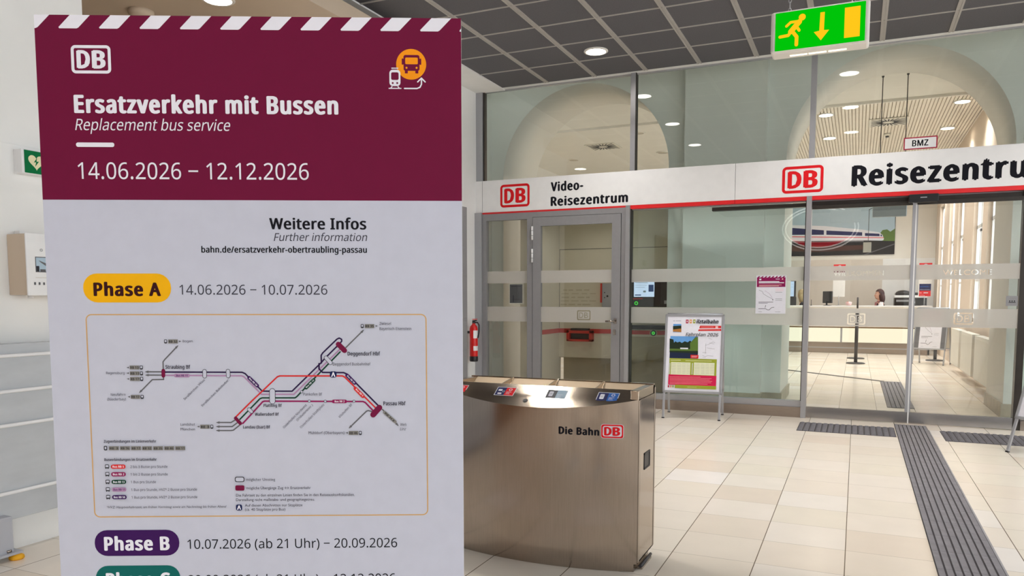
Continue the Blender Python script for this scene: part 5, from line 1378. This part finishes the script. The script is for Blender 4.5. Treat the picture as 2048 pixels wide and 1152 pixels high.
# ------------------------------------------------------------------ two clerks behind the counter
def skin_mesh(nodes, edges, sub=2):
    me = bpy.data.meshes.new('figure'); me.from_pydata([n[0] for n in nodes], edges, [])
    o = bpy.data.objects.new('figure', me); COL.objects.link(o)
    sm = o.modifiers.new('skin', 'SKIN'); sm.use_smooth_shade = True
    for v, n in zip(me.skin_vertices[0].data, nodes): v.radius = (n[1], n[1] if len(n) < 3 else n[2])
    me.skin_vertices[0].data[0].use_root = True
    s = o.modifiers.new('sub', 'SUBSURF'); s.levels = sub; s.render_levels = sub
    dg = bpy.context.evaluated_depsgraph_get(); dg.update(); r = bpy.data.meshes.new_from_object(o.evaluated_get(dg))
    bpy.data.objects.remove(o); bpy.data.meshes.remove(me)
    return r
def clerk(label, loc, rz, cols, hair, turn=0.0):
    """seated figure facing local +X, forearms forward"""
    t = thing('person', label, 'person', loc, rz)
    skin, top, trousers, haircol = cols
    hz = 1.385
    J = dict(pel=((0,0,.70),.15,.12), sp=((-.01,0,.88),.125,.10), ch=((.01,0,1.08),.145,.105), nb=((0,0,1.205),.06,.06), nk=((.015,0,1.26),.05,.05), hd=((.02,0,1.31),.055,.055),
             sl=((0,.175,1.155),.06), el=((.06,.21,.89),.045), wl=((.29,.13,.80),.03), hl=((.36,.11,.795),.032), sr=((0,-.175,1.155),.06), er=((.06,-.21,.89),.045), wr=((.29,-.13,.80),.03), hr=((.36,-.11,.795),.032),
             tl=((.03,.095,.70),.10), kl=((.42,.12,.66),.068), al=((.36,.12,.16),.042), fl=((.52,.13,.05),.038), tr=((.03,-.095,.70),.10), kr=((.42,-.12,.66),.068), ar=((.36,-.12,.16),.042), fr=((.52,-.13,.05),.038))
    def sk(names, links, add):
        ix = {n: i for i, n in enumerate(names)}
        return skin_mesh([tuple([J[n][0]]+[r+add for r in J[n][1:]]) for n in names], [(ix[a], ix[b]) for a, b in links])
    full = ['pel','sp','ch','nb','nk','hd','sl','el','wl','hl','sr','er','wr','hr','tl','kl','al','fl','tr','kr','ar','fr']
    fl = [('pel','sp'),('sp','ch'),('ch','nb'),('nb','nk'),('nk','hd'),('ch','sl'),('sl','el'),('el','wl'),('wl','hl'),('ch','sr'),('sr','er'),('er','wr'),('wr','hr'),('pel','tl'),('tl','kl'),('kl','al'),('al','fl'),('pel','tr'),('tr','kr'),('kr','ar'),('ar','fr')]
    me = sk(full, fl, 0)
    m = MB(); m.bm.from_mesh(me); i = m._m(skin)
    for f in m.bm.faces: f.material_index = 0; f.smooth = True
    R = Matrix.Rotation(turn, 4, 'Z'); H = Vector((.035,0,hz))
    def hp(x, y, z): return H + R @ Vector((x,y,z))
    M3 = R.to_3x3().to_4x4()
    m.ball(H, 1, skin, 24, 18, (.095,.075,.118), M3); m.ball(hp(.03,0,-.06), 1, skin, 16, 12, (.062,.055,.06), M3)     # skull, jaw
    m.cyl(hp(.085,0,.02), hp(.105,0,-.025), .007, skin, 8, .013); m.ball(hp(.103,0,-.027), .013, skin, 10, 8)           # nose
    for s in (-1,1): m.ball(hp(-.005,s*.076,-.012), .022, skin, 10, 8, (.7,.35,1.2), M3); m.ball(hp(.079,s*.03,.012), .011, pm('w'), 10, 8); m.ball(hp(.088,s*.03,.012), .005, pm('drk'), 8, 6); m.ball(hp(.083,s*.03,.033), .012, haircol, 8, 6, (.5,1.3,.3), M3)
    m.ball(hp(.086,0,-.062), .016, mat('lip_red', (170,84,84), .5), 10, 8, (.5,1.3,.4), M3)
    for s, w in ((1,'hl'),(-1,'hr')):                                                                                    # fingers and thumb
        p = Vector(J[w][0])
        for k in range(4):
            y = s*(-.026+.0175*k); ln = (.066,.078,.074,.058)[k]; a = p+Vector((.02,y,.002)); b = a+Vector((ln*.55,y*.15,-.006)); c = b+Vector((ln*.45,0,-.018))
            m.cyl(a, b, .009, skin, 8, .008); m.cyl(b, c, .008, skin, 8, .006); m.ball(b, .0082, skin, 8, 6); m.ball(c, .006, skin, 8, 6)
        a = p+Vector((-.02,-s*.028,.0)); b = a+Vector((.03,-s*.022,-.004)); c = b+Vector((.028,-s*.004,-.006)); m.cyl(a, b, .011, skin, 8, .009); m.cyl(b, c, .009, skin, 8, .007); m.ball(c, .007, skin, 8, 6)
    m.build('body', t, recalc=False)
    def wear(name, names, links, add, mt):
        me = sk(names, links, add); me.materials.append(mt); o = bpy.data.objects.new(name, me); COL.objects.link(o); o.parent = t
        for p in me.polygons: p.use_smooth = True
        return o
    wear('blouse', ['sp','ch','nb','sl','el','wl','sr','er','wr','pel'], [('pel','sp'),('sp','ch'),('ch','nb'),('ch','sl'),('sl','el'),('el','wl'),('ch','sr'),('sr','er'),('er','wr')], .010, top[0])
    if top[1]: wear('waistcoat', ['pel','sp','ch','sl','sr'], [('pel','sp'),('sp','ch'),('ch','sl'),('ch','sr')], .032, top[1])
    wear('trousers', ['pel','tl','kl','al','tr','kr','ar'], [('pel','tl'),('tl','kl'),('kl','al'),('pel','tr'),('tr','kr'),('kr','ar')], .012, trousers)
    for s in (-1,1): m = MB(); m.ball((.46,s*.125,.045), 1, M_black, 14, 10, (.12,.048,.045)); m.build('shoe', t)
    m = MB()
    m.ball(hp(-.018,0,.022), 1, haircol, 28, 20, (.112,.098,.13), M3)
    for v in list(m.bm.verts):
        q = R.inverted() @ (v.co-H)
        if q.x > .030 and q.z < .078: m.bm.verts.remove(v)
    if hair == 'long':
        m.ball(hp(-.066,0,-.09), 1, haircol, 20, 16, (.078,.118,.15), M3)
        for s in (-1,1): m.ball(hp(-.042,s*.074,-.075), 1, haircol, 14, 12, (.05,.032,.125), M3)
    m.build('hair', t, recalc=False)
    if top[2]:
        m = MB(); m.lathe([(.062,-.01),(.075,.01),(.070,.035),(.056,.04)], top[2], 20, (.01,0,1.195)); m.box((.055,-.03,1.0), (.125,.03,1.2), top[2], bev=.012); m.build('scarf', t)
    return t
def stool(label, x, y):
    t = thing('stool', label, 'stool', (x,y,0))
    m = MB(); m.lathe([(.20,.50),(.21,.53),(.20,.56),(.02,.565)], M_charcoal, 28); m.build('seat', t); m = MB(); m.cyl((0,0,.05), (0,0,.5), .03, M_charcoal, 14); m.build('post', t)
    m = MB()
    for k in range(5): a = 2*PI*k/5; m.cyl((0,0,.06), (.27*math.cos(a),.27*math.sin(a),.035), .018, M_black, 8, .012); m.ball((.27*math.cos(a),.27*math.sin(a),.025), .025, M_black, 10, 8)
    m.build('star_base', t)
skinm = mat('skin_tone', (222,172,150), .5, var=.03, scale=20)
hd1 = mat('dark_auburn_hair', (62,34,34), .5, var=.25, scale=30, stretch=(1,1,.1)); hd2 = mat('blonde_hair', (188,164,124), .5, var=.2, scale=30, stretch=(1,1,.1))
tw = mat('white_blouse', (228,226,232), .8, var=.03); tv = mat('dark_burgundy_waistcoat', (52,22,34), .8, var=.1); tk = mat('dark_jacket', (42,38,46), .8, var=.1); ts = mat('pink_striped_scarf', (176,120,124), .8, var=.2, scale=60); tt = mat('dark_trousers', (36,36,44), .8, var=.1)
clerk('clerk with dark shoulder length hair and burgundy waistcoat behind the counter, facing left', (.54,21.45,.03), PI+.12, (skinm, (tw, tv, ts), tt, hd1), 'long', .18)
clerk('clerk with long blonde hair and dark jacket behind the counter beside the lit display', (-1.30,21.42,.03), PI+.05, (skinm, (tk, None, None), tt, hd2), 'long', -.75)
stool('swivel stool under the dark haired clerk', .57, 21.45); stool('swivel stool under the blonde clerk', -1.27, 21.42)

# ------------------------------------------------------------------ walls and fittings of the travel centre
t = thing('train_picture', 'large wall picture of a white train with dark windows above the counter', 'picture', (-1.79,22.49,2.48))
m = MB(); m.box((0,-.02,0), (2.645,0,1.40), M_black); m.build('picture_panel', t)
f = Flat((0,-.021,0), (1,0,0), (0,0,1), 1.0, .0003)
TP = [('sky', [(-1.803, 4.028), (0.829, 3.891), (0.854, 2.82), (-1.774, 2.963)]), ('tree', [(0.5, 3.034), (0.553, 3.114), (0.663, 3.13), (0.739, 3.067), (0.846, 3.144), (0.855, 2.799), (0.564, 2.808)]), ('drk', [(-1.774, 2.963), (0.854, 2.82), (0.855, 2.485), (-1.757, 2.48)]), ('brw', [(-1.744, 2.749), (-1.401, 2.782), (-0.455, 2.734), (0.117, 2.739), (0.103, 2.616), (-1.037, 2.582), (-1.74, 2.62)]), ('w', [(-1.784, 3.337), (-0.861, 3.274), (0.085, 3.141), (0.481, 3.055), (0.557, 2.992), (0.594, 2.889), (0.581, 2.848), (0.113, 2.858), (-1.768, 2.899)]), ('nav', [(-1.778, 3.266), (-0.877, 3.161), (-0.873, 3.04), (-1.773, 3.066)]), ('nav', [(-0.814, 3.153), (0.068, 3.074), (0.071, 2.983), (-0.811, 3.038)]), ('nav', [(0.135, 3.053), (0.482, 3.021), (0.494, 2.957), (0.138, 2.977)]), ('nav', [(0.511, 3.003), (0.539, 2.996), (0.551, 2.951), (0.512, 2.956)]), ('dbr', [(-1.771, 3.027), (0.587, 2.925), (0.588, 2.909), (-1.771, 3.006)]), ('gry', [(-1.768, 2.899), (0.113, 2.858), (0.115, 2.821), (-1.767, 2.856)]), ('gry', [(0.107, 2.481), (0.846, 2.755), (0.847, 2.731), (0.173, 2.48)])]
KEY = {'sky':'lbl','tree':'frg','drk':'drk','brw':'brw','w':'w','nav':'navy','dbr':'dbr','gry':'gry'}
for c, P in TP:
    f.poly([(min(2.645,max(0,x+1.79)), min(1.40,max(0,z-2.48))) for x, z in P], KEY[c])
f.rrect(0,1.30,2.645,1.40,0,'lbl'); f.build('picture_print', t)
m = MB(); m.box((-7,22.44,.0), (.59,22.5,2.36), mat('warm_grey_panel', (214,206,197), .5, var=.02)); struct(m, 'trim_11', 'beige wall panel below the train picture')
m = MB(); m.box((.59,22.45,1.0), (1.8,22.5,2.10), M_white); m.box((.59,22.43,2.10),(1.8,22.5,2.36),M_white); struct(m, 'trim_12', 'white wall panels behind the copier')
def barrier(label, x, y):
    t = thing('barrier_post', label, 'barrier post', (x,y,0), 0, None)
    m = MB(); m.lathe([(.18,0),(.18,.012),(.15,.022),(.03,.03)], M_charcoal, 36); m.build('base', t); m = MB(); m.cyl((0,0,.025), (0,0,.94), .033, M_charcoal, 20); m.build('post', t)
    m = MB(); m.cyl((0,0,.94), (0,0,1.04), .036, M_charcoal, 20); m.box((-.02,-.04,.97), (.02,.04,1.03), M_black, bev=.003); m.build('belt_head', t)
    return t
b = barrier('dark barrier post nearest the sliding doors, in front of the lit counter', .016, 17.03)
m = MB(); m.cyl((0,0,1.04), (0,0,1.35), .018, M_charcoal, 14); m.build('sign_rod', b)
barrier('dark barrier post directly behind the nearest one, before the lit counter', .014, 18.44)
barrier('dark barrier post behind the grey bordered pavement sign by the radiators', 1.56, 18.5)
for i, (a, b) in enumerate(((11.72,13.0),(13.3,14.6),(14.9,16.05))):
    t = thing('radiator', ('white panel radiator nearest the right arch pier','white panel radiator in the middle of the window wall row','white panel radiator farthest back beside the grey bordered pavement sign')[i], 'radiator', (1.60,(a+b)/2,.15), 0, None)
    h = (b-a)/2; m = MB(); m.box((0,-h,0), (.02,h,.62), M_offw, bev=.005); m.box((.08,-h,0), (.10,h,.62), M_offw, bev=.005)
    for k in range(int((b-a)/.055)): y = -h+.03+.055*k; m.box((-.0012,y,.03), (.0,y+.04,.59), M_offw)
    m.build('panel', t); m = MB(); m.box((-.002,-h,.62), (.105,h,.635), M_offw, bev=.003); m.box((0,-h-.004,0),(.1,-h,.62),M_offw); m.build('top_grille', t)
    m = MB(); m.cyl((.05,-h,.58), (.05,-h-.06,.58), .018, M_charcoal, 12); m.cyl((.05,-h-.05,.58), (.05,-h-.13,.58), .024, M_white, 14); m.build('valve', t); m = MB(); m.cyl((.05,h,.04), (.05,h+.05,.04), .014, M_charcoal, 10); m.build('pipe_joint', t)
    for y in (-h+.1, h-.14): m = MB(); m.box((.10,y,.1), (.192,y+.04,.5), M_offw); m.build('wall_bracket', t)
def swirl(label, x, y, z):
    t = thing('air_vent', label, 'air vent', (x,y,z))
    m = MB(); m.box((-.31,-.31,-.012), (.31,.31,0), M_offw, bev=.004); m.build('plate', t)
    m = MB()
    for k in range(24):
        a = 2*PI*k/24; r1 = .27/max(abs(math.cos(a)),abs(math.sin(a))); ca, sa = math.cos(a), math.sin(a); w = .012
        m.prism([(.09*ca+w*sa,.09*sa-w*ca,-.0125),(r1*ca+w*sa,r1*sa-w*ca,-.0125),(r1*ca-w*sa,r1*sa+w*ca,-.0125),(.09*ca-w*sa,.09*sa+w*ca,-.0125)], (0,0,-.002), M_charcoal)
    m.build('swirl_slots', t)
swirl('square swirl air vent in the slatted ceiling between the recessed lamps', .40, 15.2, 4.424)
swirl('square swirl air vent in the plain ceiling behind the left arch', -4.85, 15.3, 4.438)
def sensor(label, x, y, z):
    t = thing('ceiling_sensor', label, 'sensor', (x,y,z)); m = MB(); m.lathe([(.06,0),(.06,-.02),(.04,-.04)], M_offw, 24); m.build('base', t); m = MB(); m.cyl((0,0,-.04), (0,0,-.065), .03, M_charcoal, 16); m.build('eye', t)
sensor('small dark ceiling sensor behind the swirl vent of the slatted ceiling', .42, 16.3, 4.424); sensor('small dark ceiling sensor right of the vent behind the left arch', -3.4, 16.0, 4.438)
t = thing('hanging_display', 'grey display hanging on two wires inside behind the fascia', 'display', (.375,12.0,2.465))
m = MB(); m.box((-.215,-.03,0), (.215,.03,.37), mat('grey_blue_case', (150,162,170), .4), bev=.012); m.build('case', t)
for x in (-.145,.165):
    m = MB(); m.cyl((x,0,.37), (x,0,1.935), .006, M_charcoal, 8); m.ball((x,0,1.93), .018, M_charcoal, 10, 8); m.build('wire', t)
t = thing('hanging_switch_box', 'small white box hanging on a cable in front of the train picture', 'control box', (.108,12.0,1.98)); m = MB(); m.box((-.052,-.02,0), (.052,.02,.14), M_offw, bev=.004); m.build('box', t); m = MB(); m.tube([(.01,0,.14),(.01,0,.60),(.06,0,.62)], .004, M_charcoal, 6); m.build('cable', t)
